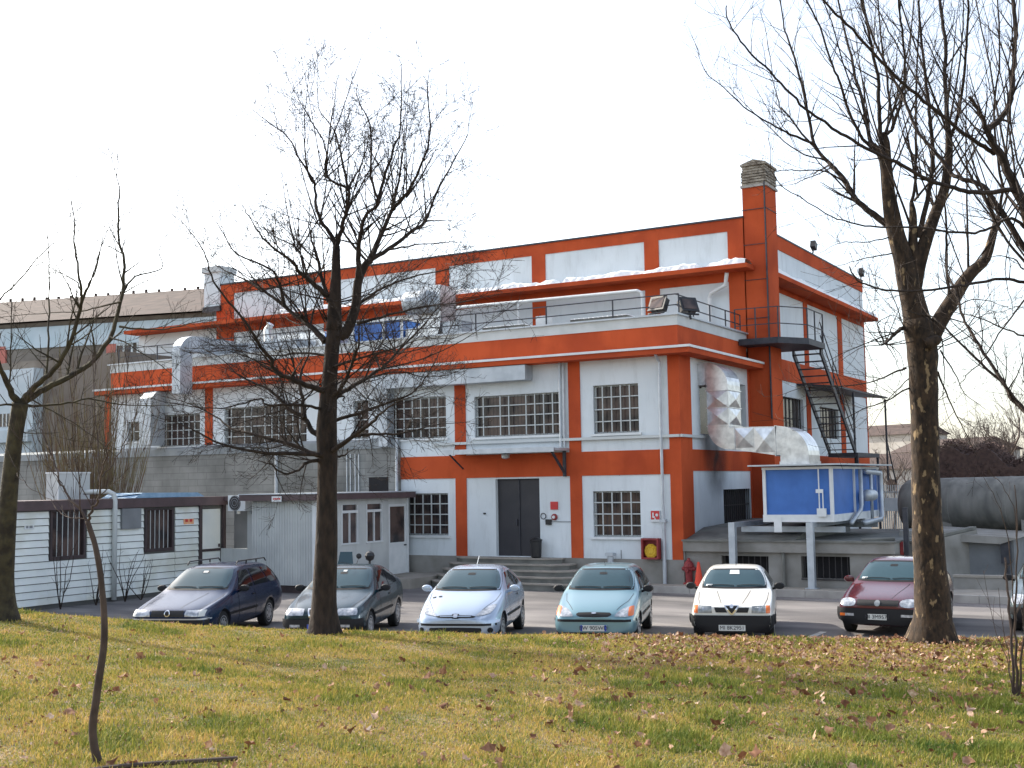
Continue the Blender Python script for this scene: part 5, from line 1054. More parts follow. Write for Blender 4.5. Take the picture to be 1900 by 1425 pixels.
# --- scooter half hidden behind the dark teal car
sp = onD(640, 1100, 30.5); SCO = thing('scooter', (sp.x, sp.y, -.1), 'dark scooter with clear windshield parked behind the dark teal saloon', 'scooter', rotz=rad(20)); 
m1 = MB(); m1.lathe([(.12, -.05), (.22, -.05), (.23, 0), (.22, .05), (.12, .05)], (0, 0, .23), 18, 'x'); obj('wheel', m1, M['rubber'], SCO, world=False)
m1 = MB(); m1.lathe([(.12, -.05), (.22, -.05), (.23, 0), (.22, .05), (.12, .05)], (0, 1.2, .23), 18, 'x'); obj('wheel', m1, M['rubber'], SCO, world=False)
m1 = MB(); m1.prism([(-.16, .1, .35), (-.16, .3, .3), (-.16, .85, .3), (-.16, 1.4, .5), (-.16, 1.4, .78), (-.16, .7, .76), (-.16, .62, .4), (-.16, .3, .4), (-.16, .12, 1.0), (-.16, .02, 1.0)], (0, 0, 0), (.32, 0, 0)); obj('bodywork', m1, M['black'], SCO, world=False)
m1 = MB(); m1.prism([(-.14, .7, .77), (-.14, 1.4, .8), (-.14, 1.4, .88), (-.14, .75, .86)], (0, 0, 0), (.28, 0, 0)); obj('seat', m1, M['trimblack'], SCO, world=False)
m1 = MB(); m1.tube([(-.33, .12, 1.05), (0, .05, 1.08), (.33, .12, 1.05)], .018, 6)
for s in (-1, 1): m1.tube([(s*.25, .1, 1.06), (s*.33, .1, 1.28)], .008, 5); m1.lathe([(.02, -.02), (.07, -.01), (.07, .01), (.02, .02)], (s*.34, .1, 1.34), 12, 'y')
obj('handlebar', m1, M['black'], SCO, world=False)
m1 = MB(); m1.prism([(-.22, .02, 1.05), (.22, .02, 1.05), (.16, .12, 1.45), (-.16, .12, 1.45)], (0, 0, 0), (0, .008, 0)); obj('windshield', m1, M['cglass'], SCO, world=False)
mr = onD(686, 1031, 31.5); BO = thing('traffic_mirror_post', (mr.x, mr.y, -.1), 'thin black post with a round black head behind the dark teal saloon', 'post')
m1 = MB(); m1.tube([(mr.x, mr.y, -.1), (mr.x, mr.y, mr.z-.1)], .03, 6); obj('post', m1, M['black'], BO); m1 = MB(); m1.lathe([(.02, -.14), (.1, -.1), (.13, 0), (.1, .08), (.02, .12)], mr, 12); obj('head', m1, M['black'], BO)
# ---------------------------------------------------------------- trees
def catmull(P_, sub=4):
    P_ = [Vector(p) for p in P_]; out = []
    if len(P_) < 3: return P_
    Q = [P_[0]*2-P_[1]]+P_+[P_[-1]*2-P_[-2]]
    for i in range(1, len(Q)-2):
        for j in range(sub):
            t = j/sub; a, b, c, d = Q[i-1], Q[i], Q[i+1], Q[i+2]
            out.append(.5*((2*b)+(c-a)*t+(2*a-5*b+4*c-d)*t*t+(3*b-a-3*c+d)*t**3))
    out.append(Q[-2]); return out
def limb(mb, uv, k0, k1, r0, r1, rr, sides=7, sub=4, jit=.005, thick=.86):
    """follow a limb drawn in picture coordinates at distance k0..k1; r in metres"""
    n = len(uv); P_ = [onD(u, v, k0+(k1-k0)*(i/max(1, n-1))**1.2) for i, (u, v) in enumerate(uv)]
    P_ = catmull(P_, sub); P_ = [p+Vector((rr.gauss(0, 1), rr.gauss(0, 1), rr.gauss(0, 1)))*jit*(0 if i in (0,) else 1) for i, p in enumerate(P_)]
    m_ = len(P_); r0 *= thick; rs = [r0+(r1-r0)*(i/(m_-1))**.72 for i in range(m_)]
    mb.tube(P_, rs, sides); return P_, rs
def spawn(mb, P_, rs, rr, dens, lmin, lmax, level, up=.35, rmin=.0028, start=.12, spread=(30, 65), dens_mul=1.2, rfac=.5, maxr=.02, wig=.16):
    Ls = [0]
    for a, b in zip(P_, P_[1:]): Ls.append(Ls[-1]+(b-a).length)
    tot = Ls[-1]; n = int(tot*dens*(1-start)+rr.random()); 
    for _ in range(n):
        s = tot*(start+(1-start)*rr.random()); i = 0
        while i < len(Ls)-2 and Ls[i+1] < s: i += 1
        f = (s-Ls[i])/max(1e-6, Ls[i+1]-Ls[i]); p = P_[i].lerp(P_[i+1], f); r_ = rs[i]+(rs[i+1]-rs[i])*f
        t = (P_[i+1]-P_[i]).normalized(); ax = t.orthogonal().normalized(); ax.rotate(Matrix.Rotation(rr.random()*math.tau, 3, t))
        d = t.copy(); d.rotate(Matrix.Rotation(rad(rr.uniform(*spread)), 3, ax)); d = (d+Vector((0, 0, up))).normalized()
        ln = rr.uniform(lmin, lmax)*(1.1-.5*s/tot); r0 = min(max(rmin, r_*rfac), maxr); m_ = 4 if level > 0 else 3; Q = [p]; dd = d.copy()
        for j in range(m_):
            dd = (dd+Vector((rr.gauss(0, wig), rr.gauss(0, wig), rr.gauss(0, wig)+up*.22))).normalized(); Q.append(Q[-1]+dd*ln/m_)
        qs = [max(rmin*.8, r0*(1-.75*j/m_)) for j in range(m_+1)]
        mb.tube(Q, qs, 4 if r0 > .008 else 3, cap=False)
        if level > 0: spawn(mb, Q, qs, rr, dens*dens_mul, lmin*.42, lmax*.42, level-1, up*.8, rmin, .1, spread, dens_mul, rfac, maxr, wig)
def flare(mb, base, h, amp, seed=1):
    rr_ = random.Random(seed); ph = [rr_.random()*6 for _ in range(3)]
    for i, v_ in enumerate(mb.v):
        t = (base.z+h-v_[2])/h
        if t > 0:
            dx_, dy_ = v_[0]-base.x, v_[1]-base.y; a = math.atan2(dy_, dx_); f_ = 1+amp*min(t, 1.3)**2*(.6+.4*math.sin(3*a+ph[0])+.3*math.sin(5*a+ph[1])); mb.v[i] = (base.x+dx_*f_, base.y+dy_*f_, v_[2])
def shoots(mb, pts_, n, rr, lmin, lmax, r0, k, up=.8, sp=.5):
    for _ in range(n):
        u, v = rr.choice(pts_); p = onD(u+rr.gauss(0, 3), v+rr.gauss(0, 3), k+rr.gauss(0, .15)); d = Vector((rr.gauss(0, sp), rr.gauss(0, sp), up+.3*rr.random())).normalized(); L_ = rr.uniform(lmin, lmax); Q = [p]
        for j in range(7): d = (d+Vector((rr.gauss(0, .05), rr.gauss(0, .05), .07))).normalized(); Q.append(Q[-1]+d*L_/7)
        r1 = r0*rr.uniform(.6, 1.2); qs = [max(.003, r1*(1-.85*j/7)) for j in range(8)]; mb.tube(Q, qs, 5, cap=False); spawn(mb, Q, qs, rr, 3.2, .2, .7, 1, up=.35, rmin=.0026, start=.2, spread=(25, 55), wig=.1)
def tree_thing(name, loc, label, group=None): return thing(name, loc, label, 'tree', group)
PX = 1/FPX
# middle tree
rr = random.Random(21); k = 16.2; px = k*PX
base = onD(600, 1165, k); T_ = tree_thing('bare_tree', base, 'dark bare tree in the middle with a single straight trunk and spreading limbs')
tb_, cb = MB(), MB()
pts = [(598, 1190), (600, 1165), (602, 1100), (606, 1000), (607, 900), (608, 855), (606, 800), (609, 745), (612, 700), (617, 640), (622, 600)]
rp = [33, 26, 22.5, 20.5, 18, 18.5, 19.5, 16.5, 14, 13.5, 13]
P_ = catmull([onD(u, v, k) for u, v in pts], 4); rs = [np.interp(i/4, range(len(rp)), rp)*px for i in range(len(P_))]
P_[0].z = min(P_[0].z, zg(16, -2.3)-.25)
tb_.tube(P_, rs, 14)
tb_.tube(catmull([onD(u, v, k) for u, v in ((620, 612), (621, 560), (623, 520), (624, 456))], 4), [15*px-i*.68*px for i in range(13)], 10)
tb_.tube(catmull([onD(u, v, k) for u, v in ((622, 615), (640, 620), (659, 572), (664, 525), (676, 495), (684, 484))], 4), [11*px-i*.25*px for i in range(21)], 10)
mid = [([(624, 458), (615, 437), (596, 411), (586, 383), (583, 339), (558, 298), (536, 257), (495, 225), (460, 197)], 7, 1, 1.0), ([(583, 339), (574, 326), (567, 285), (566, 212), (574, 121)], 4, .6, -.6), ([(624, 455), (634, 424), (643, 389), (646, 352), (605, 326), (610, 269), (618, 206), (626, 143)], 7, .7, -1.0), ([(646, 352), (657, 329), (673, 298), (680, 240)], 4, .7, .5), ([(646, 352), (634, 295), (618, 238), (590, 197), (589, 105)], 4, .6, 1.2), ([(605, 326), (603, 270), (570, 212), (530, 137)], 3, .6, -.8),
 ([(664, 525), (666, 470), (668, 437), (678, 402), (700, 377), (689, 326), (686, 232), (665, 187), (662, 152)], 8, .7, -1.2), ([(700, 377), (716, 323), (732, 269), (743, 238), (744, 130), (738, 99)], 5, .6, .8), ([(684, 487), (703, 443), (728, 389), (735, 355), (750, 269), (742, 225)], 9, 1, 1.5), ([(728, 389), (750, 364), (773, 326), (798, 257), (793, 175), (796, 121)], 6, .6, -1), ([(684, 484), (722, 463), (763, 430), (788, 411), (810, 358), (842, 298), (867, 247), (877, 184)], 7, .6, 1.2), ([(788, 411), (815, 409), (848, 408)], 3, .6, .3), ([(722, 463), (770, 455), (830, 450), (862, 448)], 3, .6, -.6),
 ([(606, 547), (579, 525), (552, 501), (545, 487), (495, 449), (469, 415), (447, 377)], 8, .8, -1.3), ([(580, 522), (570, 510), (552, 462), (507, 437), (460, 400)], 5, .7, .9), ([(610, 560), (585, 470), (575, 430), (568, 400)], 6, .7, .5),
 ([(603, 634), (577, 605), (552, 588), (528, 569), (487, 537), (453, 518), (419, 503), (380, 480)], 9, .8, 1.6), ([(528, 569), (518, 525), (497, 496), (441, 472), (409, 424), (388, 390)], 5, .7, -.8), ([(598, 725), (569, 715), (545, 705), (509, 688), (504, 667), (482, 641), (467, 615), (434, 571), (395, 523), (383, 477), (361, 440), (330, 402)], 9, .8, -1.8), ([(598, 724), (570, 717), (530, 708), (480, 700), (420, 672)], 4, .7, 1.1),
 ([(580, 802), (565, 776), (533, 756), (516, 737), (485, 715), (444, 698), (414, 669), (370, 640)], 9, .8, 1.4), ([(565, 776), (560, 740), (557, 700), (575, 640), (560, 560)], 7, .8, .9), ([(591, 759), (557, 751), (494, 751), (485, 739), (444, 751), (400, 758), (330, 750), (270, 735)], 5, .7, -1.3), ([(582, 843), (536, 824), (473, 807), (429, 795), (400, 773), (352, 749), (300, 735)], 8, .8, 1.7), ([(582, 843), (509, 841), (448, 834), (400, 819), (340, 790), (280, 770)], 7.5, .8, -1.8), ([(589, 855), (569, 858), (555, 872), (526, 878), (504, 863), (477, 855)], 6.5, 1.5, -.7), ([(510, 868), (520, 900), (545, 935)], 2, .6, .4),
 ([(625, 732), (645, 722), (678, 703), (705, 684), (734, 657), (778, 611), (815, 570), (850, 540)], 9, .8, 1.6), ([(625, 730), (642, 705), (657, 664), (666, 640), (668, 600), (690, 560)], 8, .8, -1.2), ([(632, 676), (666, 664), (722, 650), (760, 636), (820, 625)], 5, .7, -1.4), ([(625, 779), (678, 763), (722, 746), (763, 730), (787, 705), (812, 659), (840, 600)], 6.5, .7, 1.3), ([(625, 831), (659, 807), (691, 783), (705, 768), (740, 745), (800, 725)], 9, .8, -1.5), ([(657, 809), (691, 805), (744, 804), (797, 790), (860, 785)], 5.5, .7, .9), ([(625, 848), (642, 843), (645, 831)], 5, 2, .2), ([(637, 735), (637, 743), (641, 748)], 4, 1, .1), ([(678, 703), (735, 690), (800, 700), (850, 690)], 3, .6, .8), ([(661, 569), (700, 540), (760, 515), (830, 500), (890, 480)], 5, .6, 1.5), ([(664, 600), (720, 585), (780, 570), (860, 560), (930, 545)], 4.5, .6, -1.6), ([(615, 660), (560, 655), (500, 660), (430, 650), (350, 655)], 4, .6, 1.4), ([(612, 690), (660, 720), (700, 770), (730, 830)], 2.6, .6, -.8)]
for uv, a, b, dk in mid:
    if uv[0][1] > 660 and abs(uv[0][0]-608) < 40: uv = [(610, uv[0][1]+7)]+uv
    P_, rs = limb(cb, uv, k, k+dk, a*px, max(b*px*.5, .003), rr, thick=.74)
    spawn(cb, P_, rs, rr, 9.5, .3, 1.15, 2, up=.12, rmin=.0027, start=.12, spread=(25, 70), dens_mul=1.1, wig=.1, rfac=.42)
shoots(cb, [(624, 456), (643, 390), (605, 326), (700, 377), (728, 389), (750, 364), (763, 430), (788, 411), (596, 411), (583, 339), (545, 487), (552, 462), (684, 487), (668, 437), (611, 269)], 60, rr, .9, 2.0, .011, k, up=.75, sp=.5)
shoots(cb, [(610, 600), (620, 560), (660, 570), (612, 690), (604, 760), (609, 720), (705, 684), (734, 657), (545, 705), (509, 688), (552, 588), (487, 537), (722, 746), (533, 756), (763, 430)], 60, rr, 1., 2.4, .01, k, up=.12, sp=.8)
flare(tb_, onD(602, 1165, k), .35, .3, 2)
obj('trunk', tb_, M['bark'], T_, smooth=True); obj('branches', cb, M['bark'], T_, recalc=False)

# plane tree on the right
rr = random.Random(5); k = 16.2; px = k*PX
base = onD(1735, 1182, k); T_ = tree_thing('plane_tree', base, 'thick plane tree with flaking patchy bark standing before the burgundy car')
tb_, cb = MB(), MB()
pts = [(1740, 1215), (1734, 1182), (1730, 1110), (1722, 1000), (1718, 900), (1716, 800), (1713, 700), (1711, 650), (1700, 590)]
rp = [44, 37, 32, 28, 25.5, 25, 26, 28, 25]
P_ = catmull([onD(u, v, k) for u, v in pts], 4); rs = [np.interp(i/4, range(len(rp)), rp)*px*(1+.03*math.sin(i*1.7)) for i in range(len(P_))]
tb_.tube(P_, rs, 18)
for uv, ra in (([(1703, 600), (1694, 560), (1685, 520), (1676, 480), (1664, 440), (1655, 400), (1648, 354), (1640, 298), (1620, 268)], [25, 22, 21, 18, 16, 15, 12, 9, 5]), ([(1648, 354), (1645, 300), (1643, 265), (1640, 245)], [12, 9, 8, 4]), ([(1690, 560), (1694, 510), (1698, 480), (1694, 455), (1694, 400), (1691, 375)], [17, 15, 13, 9, 7, 4]), ([(1695, 530), (1704, 490), (1719, 442), (1737, 392), (1754, 345), (1761, 275), (1757, 219)], [16, 14, 12, 10, 9, 7, 4.5]), ([(1715, 650), (1745, 593), (1772, 549), (1789, 522), (1807, 501), (1829, 480), (1843, 433), (1851, 406)], [18, 15, 13, 12, 11, 9, 7, 6])):
    tb_.tube(catmull([onD(u, v, k) for u, v in uv], 3), [np.interp(i/3, range(len(ra)), ra)*px for i in range((len(uv)-1)*3+1)], 12)
tb_.tube(catmull([onD(u, v, k-.2) for u, v in ((1718, 640), (1735, 632), (1747, 628))], 3), [.09, .085, .08, .075, .07, .05, .03], 9)
pln = [([(1627, 280), (1614, 257), (1605, 210), (1591, 158), (1579, 105), (1570, 70), (1558, 20), (1550, -40)], 5.5, 2.5, .8), ([(1627, 282), (1605, 262), (1591, 242), (1570, 193), (1556, 146), (1545, 123), (1521, 49), (1496, 0), (1480, -40)], 4.5, 2, -.8), ([(1642, 280), (1634, 255), (1631, 202), (1628, 140), (1614, 70), (1602, 0), (1598, -40)], 6, 3, -.3), ([(1643, 250), (1657, 237), (1652, 193), (1645, 140), (1637, 88), (1630, 0), (1628, -40)], 4, 2, 1.1), ([(1655, 240), (1673, 184), (1679, 123), (1673, 53), (1666, 0), (1664, -40)], 4, 2.4, -.9), ([(1691, 375), (1700, 328), (1699, 240), (1700, 158), (1704, 60), (1705, -30)], 4, 2, .6),
 ([(1705, 440), (1710, 415), (1724, 354), (1731, 289), (1727, 240), (1723, 193), (1715, 123), (1708, 53), (1705, 0)], 7, 3, -.7), ([(1757, 222), (1754, 158), (1755, 88), (1745, 17), (1740, -40)], 5.5, 4, .2), ([(1760, 260), (1775, 225), (1783, 190), (1790, 120), (1795, 50), (1797, -30)], 4.5, 3, -1), ([(1660, 428), (1640, 412), (1614, 392), (1588, 370), (1570, 340), (1548, 312), (1535, 299), (1511, 267), (1497, 201), (1483, 139), (1465, 80), (1455, 52), (1448, 0)], 9, 2, 1.2), ([(1511, 267), (1470, 250), (1448, 240), (1410, 218), (1379, 198), (1340, 160), (1309, 132), (1290, 80)], 3.2, .7, -1), ([(1535, 299), (1500, 262), (1455, 205), (1448, 201), (1440, 170), (1427, 128)], 3.2, 1, .9), ([(1535, 299), (1480, 280), (1430, 240), (1380, 190), (1340, 150)], 2.2, .7, 1.4), ([(1570, 340), (1530, 318), (1480, 316), (1440, 318), (1400, 322)], 2.4, .6, -.6), ([(1545, 310), (1500, 330), (1470, 342), (1440, 345)], 1.6, .6, .8),
 ([(1851, 406), (1860, 350), (1850, 290), (1845, 200), (1855, 100), (1850, -20)], 4, 2, -.6), ([(1760, 555), (1756, 470), (1756, 415), (1752, 363), (1750, 300)], 3.4, 2.2, -.6), ([(1797, 505), (1795, 420), (1794, 330), (1792, 240), (1795, 120)], 3, 1.5, .5), ([(1680, 604), (1662, 618), (1648, 632), (1636, 640)], 5.5, 3, -.4), ([(1640, 635), (1630, 600), (1660, 585), (1675, 600)], 1.6, .6, -.2), ([(1645, 635), (1642, 606), (1655, 580)], 1.6, .6, .2), ([(1645, 640), (1658, 660), (1675, 700)], 1.4, .5, .2), ([(1650, 640), (1668, 655), (1680, 690)], 1.2, .5, -.2), ([(1640, 640), (1600, 645), (1560, 670)], 1.3, .5, .3), ([(1640, 632), (1612, 560), (1590, 500)], 1., .5, .2),
 ([(1682, 682), (1650, 695), (1622, 707), (1570, 716), (1500, 718), (1440, 735)], 2.6, .7, .8), ([(1688, 720), (1640, 745), (1600, 760), (1540, 790), (1470, 800)], 2., .6, -.8), ([(1690, 700), (1650, 740), (1610, 800)], 1.4, .5, .5), ([(1740, 690), (1760, 740), (1790, 800), (1815, 850)], 2.6, .8, .7), ([(1745, 650), (1770, 690), (1790, 730), (1830, 760)], 2., .7, -.6), ([(1748, 630), (1752, 690), (1750, 740), (1770, 800)], 1.4, .6, .3), ([(1750, 590), (1790, 600), (1840, 650), (1880, 700)], 2., .6, 1.), ([(1745, 610), (1790, 560), (1840, 560), (1890, 580)], 2., .6, .9), ([(1690, 640), (1660, 560), (1640, 520), (1600, 505)], 1.4, .6, -.5), ([(1655, 470), (1610, 478), (1570, 490), (1520, 500)], 1.8, .5, .8), ([(1650, 440), (1600, 450), (1560, 450), (1520, 470)], 1.6, .5, -.8), ([(1735, 600), (1720, 585), (1700, 582), (1680, 575)], 2.2, 1., -.6)]
for uv, a, b, dk in pln:
    P_, rs = limb(cb, uv, k, k+dk, a*px, max(b*px*.6, .003), rr)
    spawn(cb, P_, rs, rr, 5.5, .3, 1.2, 1, up=.25, rmin=.0027, start=.1, dens_mul=1.4, wig=.1)
shoots(cb, [(1620, 262), (1645, 250), (1645, 330), (1657, 400), (1700, 370), (1694, 420), (1758, 235), (1755, 330), (1737, 390), (1850, 410), (1830, 478), (1790, 522)], 30, rr, 1.6, 4.2, .016, k)
shoots(cb, [(1645, 635), (1640, 640), (1745, 628), (1750, 640)], 16, rr, .6, 1.6, .009, k, up=-.1, sp=.6)
flare(tb_, onD(1734, 1182, k), .5, .34, 5)
obj('trunk', tb_, M['bark_pl'], T_, smooth=True); obj('branches', cb, M['bark'], T_, recalc=False)

# tree standing just outside the right edge, its limbs reach in
rr = random.Random(8); k = 12.5; px = k*PX
base = onD(1990, 1190, k); T_ = tree_thing('leaning_plane_tree', base, 'nearer plane tree rooted beyond the right edge with long limbs reaching across the sky')
tb_, cb = MB(), MB()
tb_.tube(catmull([onD(u, v, k) for u, v in ((2005, 1240), (1990, 1190), (1975, 1000), (1962, 800), (1950, 650), (1935, 520), (1920, 430), (1905, 390))], 4), [np.interp(i/4, range(8), [50, 40, 33, 28, 25, 22, 17, 13])*px for i in range(29)], 14)
rgt = [([(1910, 400), (1879, 338), (1859, 293), (1837, 257), (1831, 240), (1819, 210), (1798, 178)], 13, 5, -.4), ([(1833, 238), (1854, 223), (1872, 193), (1879, 149), (1884, 88), (1884, 44), (1879, 0), (1874, -40)], 7.5, 5.5, .2), ([(1895, 365), (1877, 352), (1842, 357), (1798, 357), (1763, 345), (1722, 333), (1675, 308), (1622, 282), (1570, 254), (1538, 232), (1503, 209), (1468, 174), (1429, 133), (1391, 96), (1361, 58), (1349, 35), (1347, 10)], 6.5, 1.6, -1.6), ([(1845, 285), (1821, 268), (1786, 246), (1728, 198), (1675, 154), (1622, 100), (1570, 44), (1549, 23), (1520, -5)], 5.5, 3, -1.2), ([(1925, 480), (1900, 459), (1868, 407), (1842, 368), (1824, 345), (1789, 333), (1766, 324), (1738, 284), (1719, 263), (1700, 240), (1675, 175), (1649, 132), (1622, 75), (1596, 0), (1585, -40)], 8, 3, 1.5), ([(1915, 500), (1900, 485), (1859, 433), (1824, 363), (1789, 307), (1754, 243), (1714, 172), (1658, 75), (1631, 23), (1610, -5)], 3.6, 1.8, .9), ([(1905, 425), (1880, 405), (1851, 415), (1819, 431), (1772, 431), (1719, 424), (1649, 421), (1605, 419), (1570, 410), (1545, 403), (1483, 365), (1438, 330), (1427, 257)], 4, 1, -1.2), ([(1930, 535), (1900, 524), (1859, 517), (1798, 528), (1763, 533), (1693, 540), (1645, 538), (1605, 528), (1586, 514), (1577, 496)], 4.2, 2, -1), ([(1960, 820), (1920, 780), (1877, 740), (1865, 716), (1819, 673), (1772, 628), (1737, 593), (1716, 575), (1700, 540)], 6, 1.6, 1.2), ([(1930, 800), (1900, 760), (1868, 719), (1833, 666), (1803, 619), (1784, 579), (1772, 537), (1759, 510), (1756, 470)], 5.5, 2.6, 1.5), ([(1935, 520), (1900, 558), (1868, 598), (1840, 640), (1821, 672), (1798, 691), (1780, 716)], 2.6, 1.2, -.4), ([(1940, 640), (1900, 624), (1859, 608), (1815, 589), (1763, 579)], 3, 1.4, .8), ([(1900, 500), (1880, 480), (1850, 475), (1820, 482)], 2, .8, .2), ([(1895, 372), (1880, 420), (1865, 500), (1880, 580)], 2.2, .8, .4), ([(1900, 330), (1880, 260), (1872, 120), (1890, -20)], 2.6, 1.4, .5)]
for uv, a, b, dk in rgt:
    P_, rs = limb(cb, uv, k, k+dk, a*px, max(b*px*.6, .003), rr)
    spawn(cb, P_, rs, rr, 5.5, .25, .95, 1, up=.3, rmin=.0024, start=.1, dens_mul=1.6, wig=.1)
shoots(cb, [(1905, 390), (1880, 340), (1860, 300), (1920, 430), (1935, 520), (1868, 406)], 16, rr, 1.2, 3.2, .014, k)
obj('trunk', tb_, M['bark_pl'], T_, smooth=True); obj('branches', cb, M['bark'], T_, recalc=False)

# left tree
rr = random.Random(31); k = 15.5; px = k*PX
base = onD(3, 1130, k); T_ = tree_thing('forked_tree', base, 'forked bare tree with mossy limbs at the left edge by the cabin')
tb_, cb = MB(), MB()
pts = [(-4, 1165), (0, 1130), (6, 1060), (10, 1000), (18, 900), (28, 810), (35, 765), (38, 748)]
rp = [33, 25, 19.5, 18, 15.5, 14, 14.5, 15]
P_ = catmull([onD(u, v, k) for u, v in pts], 4); tb_.tube(P_, [np.interp(i/4, range(len(rp)), rp)*px for i in range(len(P_))], 12)
lft = [([(36, 752), (22, 730), (8, 700), (0, 682), (-20, 620), (-30, 540)], 10, 5, -.8), ([(40, 748), (60, 735), (90, 718), (121, 702), (164, 677), (202, 632), (216, 590), (227, 543), (230, 482), (221, 450), (219, 387), (221, 355), (217, 330), (200, 271)], 11, .8, 1.1), ([(217, 330), (219, 300), (216, 255)], 1.2, .5, .2), ([(42, 745), (60, 722), (91, 695), (126, 647), (149, 573), (152, 545), (145, 503), (138, 450), (137, 402), (124, 340)], 9, .8, -1.), ([(52, 728), (78, 705), (86, 690), (90, 640), (91, 581), (91, 480), (90, 460), (89, 370)], 5, .6, .9), ([(45, 752), (68, 753), (126, 748), (164, 740), (220, 750), (303, 753), (370, 748)], 4.5, .8, 1.2), ([(228, 543), (252, 513), (300, 498), (296, 465), (312, 430)], 3, .6, .6), ([(152, 545), (140, 520), (108, 505), (68, 480)], 2.2, .8, -.5), ([(-20, 580), (0, 556), (40, 515), (68, 480), (92, 457), (107, 430), (115, 395)], 2.6, .6, .6), ([(30, 745), (19, 733), (19, 680), (20, 631), (22, 560), (25, 500)], 3.5, .7, .4), ([(222, 606), (260, 610), (303, 611), (340, 604), (379, 594), (420, 590)], 3.2, .8, -.7), ([(152, 560), (170, 520), (183, 475), (200, 425)], 3.2, .7, .6), ([(152, 555), (165, 525), (180, 500), (190, 440), (193, 410)], 2.6, .6, -.6), ([(225, 560), (190, 568), (150, 578), (100, 580), (0, 588)], 3, .8, .8), ([(205, 625), (240, 640), (300, 680), (345, 720)], 2.4, .7, -.9), ([(60, 742), (110, 770), (160, 800), (220, 850)], 2, .6, .6), ([(40, 760), (20, 752), (-20, 752)], 4.5, 3, -.2), ([(35, 800), (60, 805), (110, 803)], 2, .7, .3)]
for uv, a, b, dk in lft:
    P_, rs = limb(cb, uv, k, k+dk, a*px, max(b*px*.5, .003), rr, thick=.76)
    spawn(cb, P_, rs, rr, 6.5, .25, 1.0, 1, up=.3, rmin=.0027, start=.12, dens_mul=1.8, wig=.1)
flare(tb_, onD(0, 1130, k), .4, .4, 3)
obj('trunk', tb_, M['bark_moss'], T_, smooth=True); obj('branches', cb, M['bark_moss'], T_, recalc=False)

# thin young tree in the left foreground
rr = random.Random(3); k = 6.9; px = k*PX
base = onD(181, 1412, k); T_ = tree_thing('young_tree', base, 'slim wavy young tree in the left foreground rising in front of the cabin')
tb_, cb = MB(), MB()
pts = [(184, 1440), (181, 1412), (174, 1380), (172, 1345), (178, 1300), (183, 1262), (188, 1230), (193, 1190), (193, 1140), (189, 1090), (184, 1050), (176, 1010), (168, 985), (162, 966)]
rp = [9.5, 8.3, 7.6, 7.6, 7.4, 7.2, 7, 6.6, 6, 5.6, 5.6, 5, 5, 4.6]
P_ = catmull([onD(u, v, k) for u, v in pts], 4); tb_.tube(P_, [np.interp(i/4, range(len(rp)), rp)*px for i in range(len(P_))], 9)
yg = [([(162, 968), (140, 935), (117, 903), (108, 878), (98, 850), (85, 815), (72, 780), (66, 745)], 3.4, .7, .5), ([(163, 966), (172, 945), (183, 925), (186, 895), (190, 870), (198, 835), (212, 800), (222, 760), (235, 700)], 3.4, .6, -.5), ([(186, 900), (184, 860), (180, 800), (176, 740), (172, 660)], 1.6, .5, .3), ([(150, 950), (148, 900), (140, 850), (135, 780), (130, 700)], 1.5, .5, -.3), ([(190, 885), (215, 850), (240, 800), (262, 740)], 1.6, .5, .2), ([(120, 908), (105, 885), (85, 850), (68, 800)], 1.2, .4, -.2), ([(183, 925), (200, 905), (235, 880)], 1.3, .5, -.2), ([(160, 960), (140, 963), (115, 955), (95, 930), (50, 900), (30, 880)], 1.1, .4, .5)]
for uv, a, b, dk in yg:
    P_, rs = limb(cb, uv, k, k+dk, a*px, max(b*px*.6, .0015), rr, jit=.005)
    spawn(cb, P_, rs, rr, 10, .15, .6, 1, up=.6, rmin=.0015, start=.1, spread=(15, 45), wig=.1)
obj('trunk', tb_, M['twig'], T_, smooth=True); obj('branches', cb, M['twig'], T_, recalc=False)

# thin stems at the right edge
rr = random.Random(13); k = 11.; px = k*PX
base = onD(1887, 1287, k); T_ = thing('sapling_clump', base, 'clump of thin bare saplings rising from the leaf litter at the right edge', 'sapling')
cb = MB()
for uv, a, b in (([(1888, 1290), (1886, 1230), (1884, 1150), (1886, 1080), (1888, 1000), (1884, 900)], 4, 1.2), ([(1884, 1288), (1879, 1230), (1873, 1150), (1868, 1080), (1866, 1035)], 3.6, 2.6), ([(1890, 1288), (1897, 1200), (1900, 1100), (1903, 980)], 3.2, 1), ([(1880, 1287), (1870, 1230), (1850, 1180), (1835, 1120), (1825, 1060)], 1.2, .5), ([(1878, 1286), (1872, 1220), (1862, 1160), (1852, 1090)], 1.2, .5), ([(1886, 1150), (1870, 1000), (1850, 930), (1820, 880)], 1.4, .5), ([(1888, 1010), (1880, 940), (1860, 900), (1830, 870)], 1.2, .4)):
    P_, rs = limb(cb, uv, k, k+rr.uniform(-.6, .6), a*px, b*px*.7, rr, jit=.006); spawn(cb, P_, rs, rr, 3, .1, .4, 0, up=.5, rmin=.0018, start=.3)
obj('stems', cb, M['twig'], T_, recalc=False)
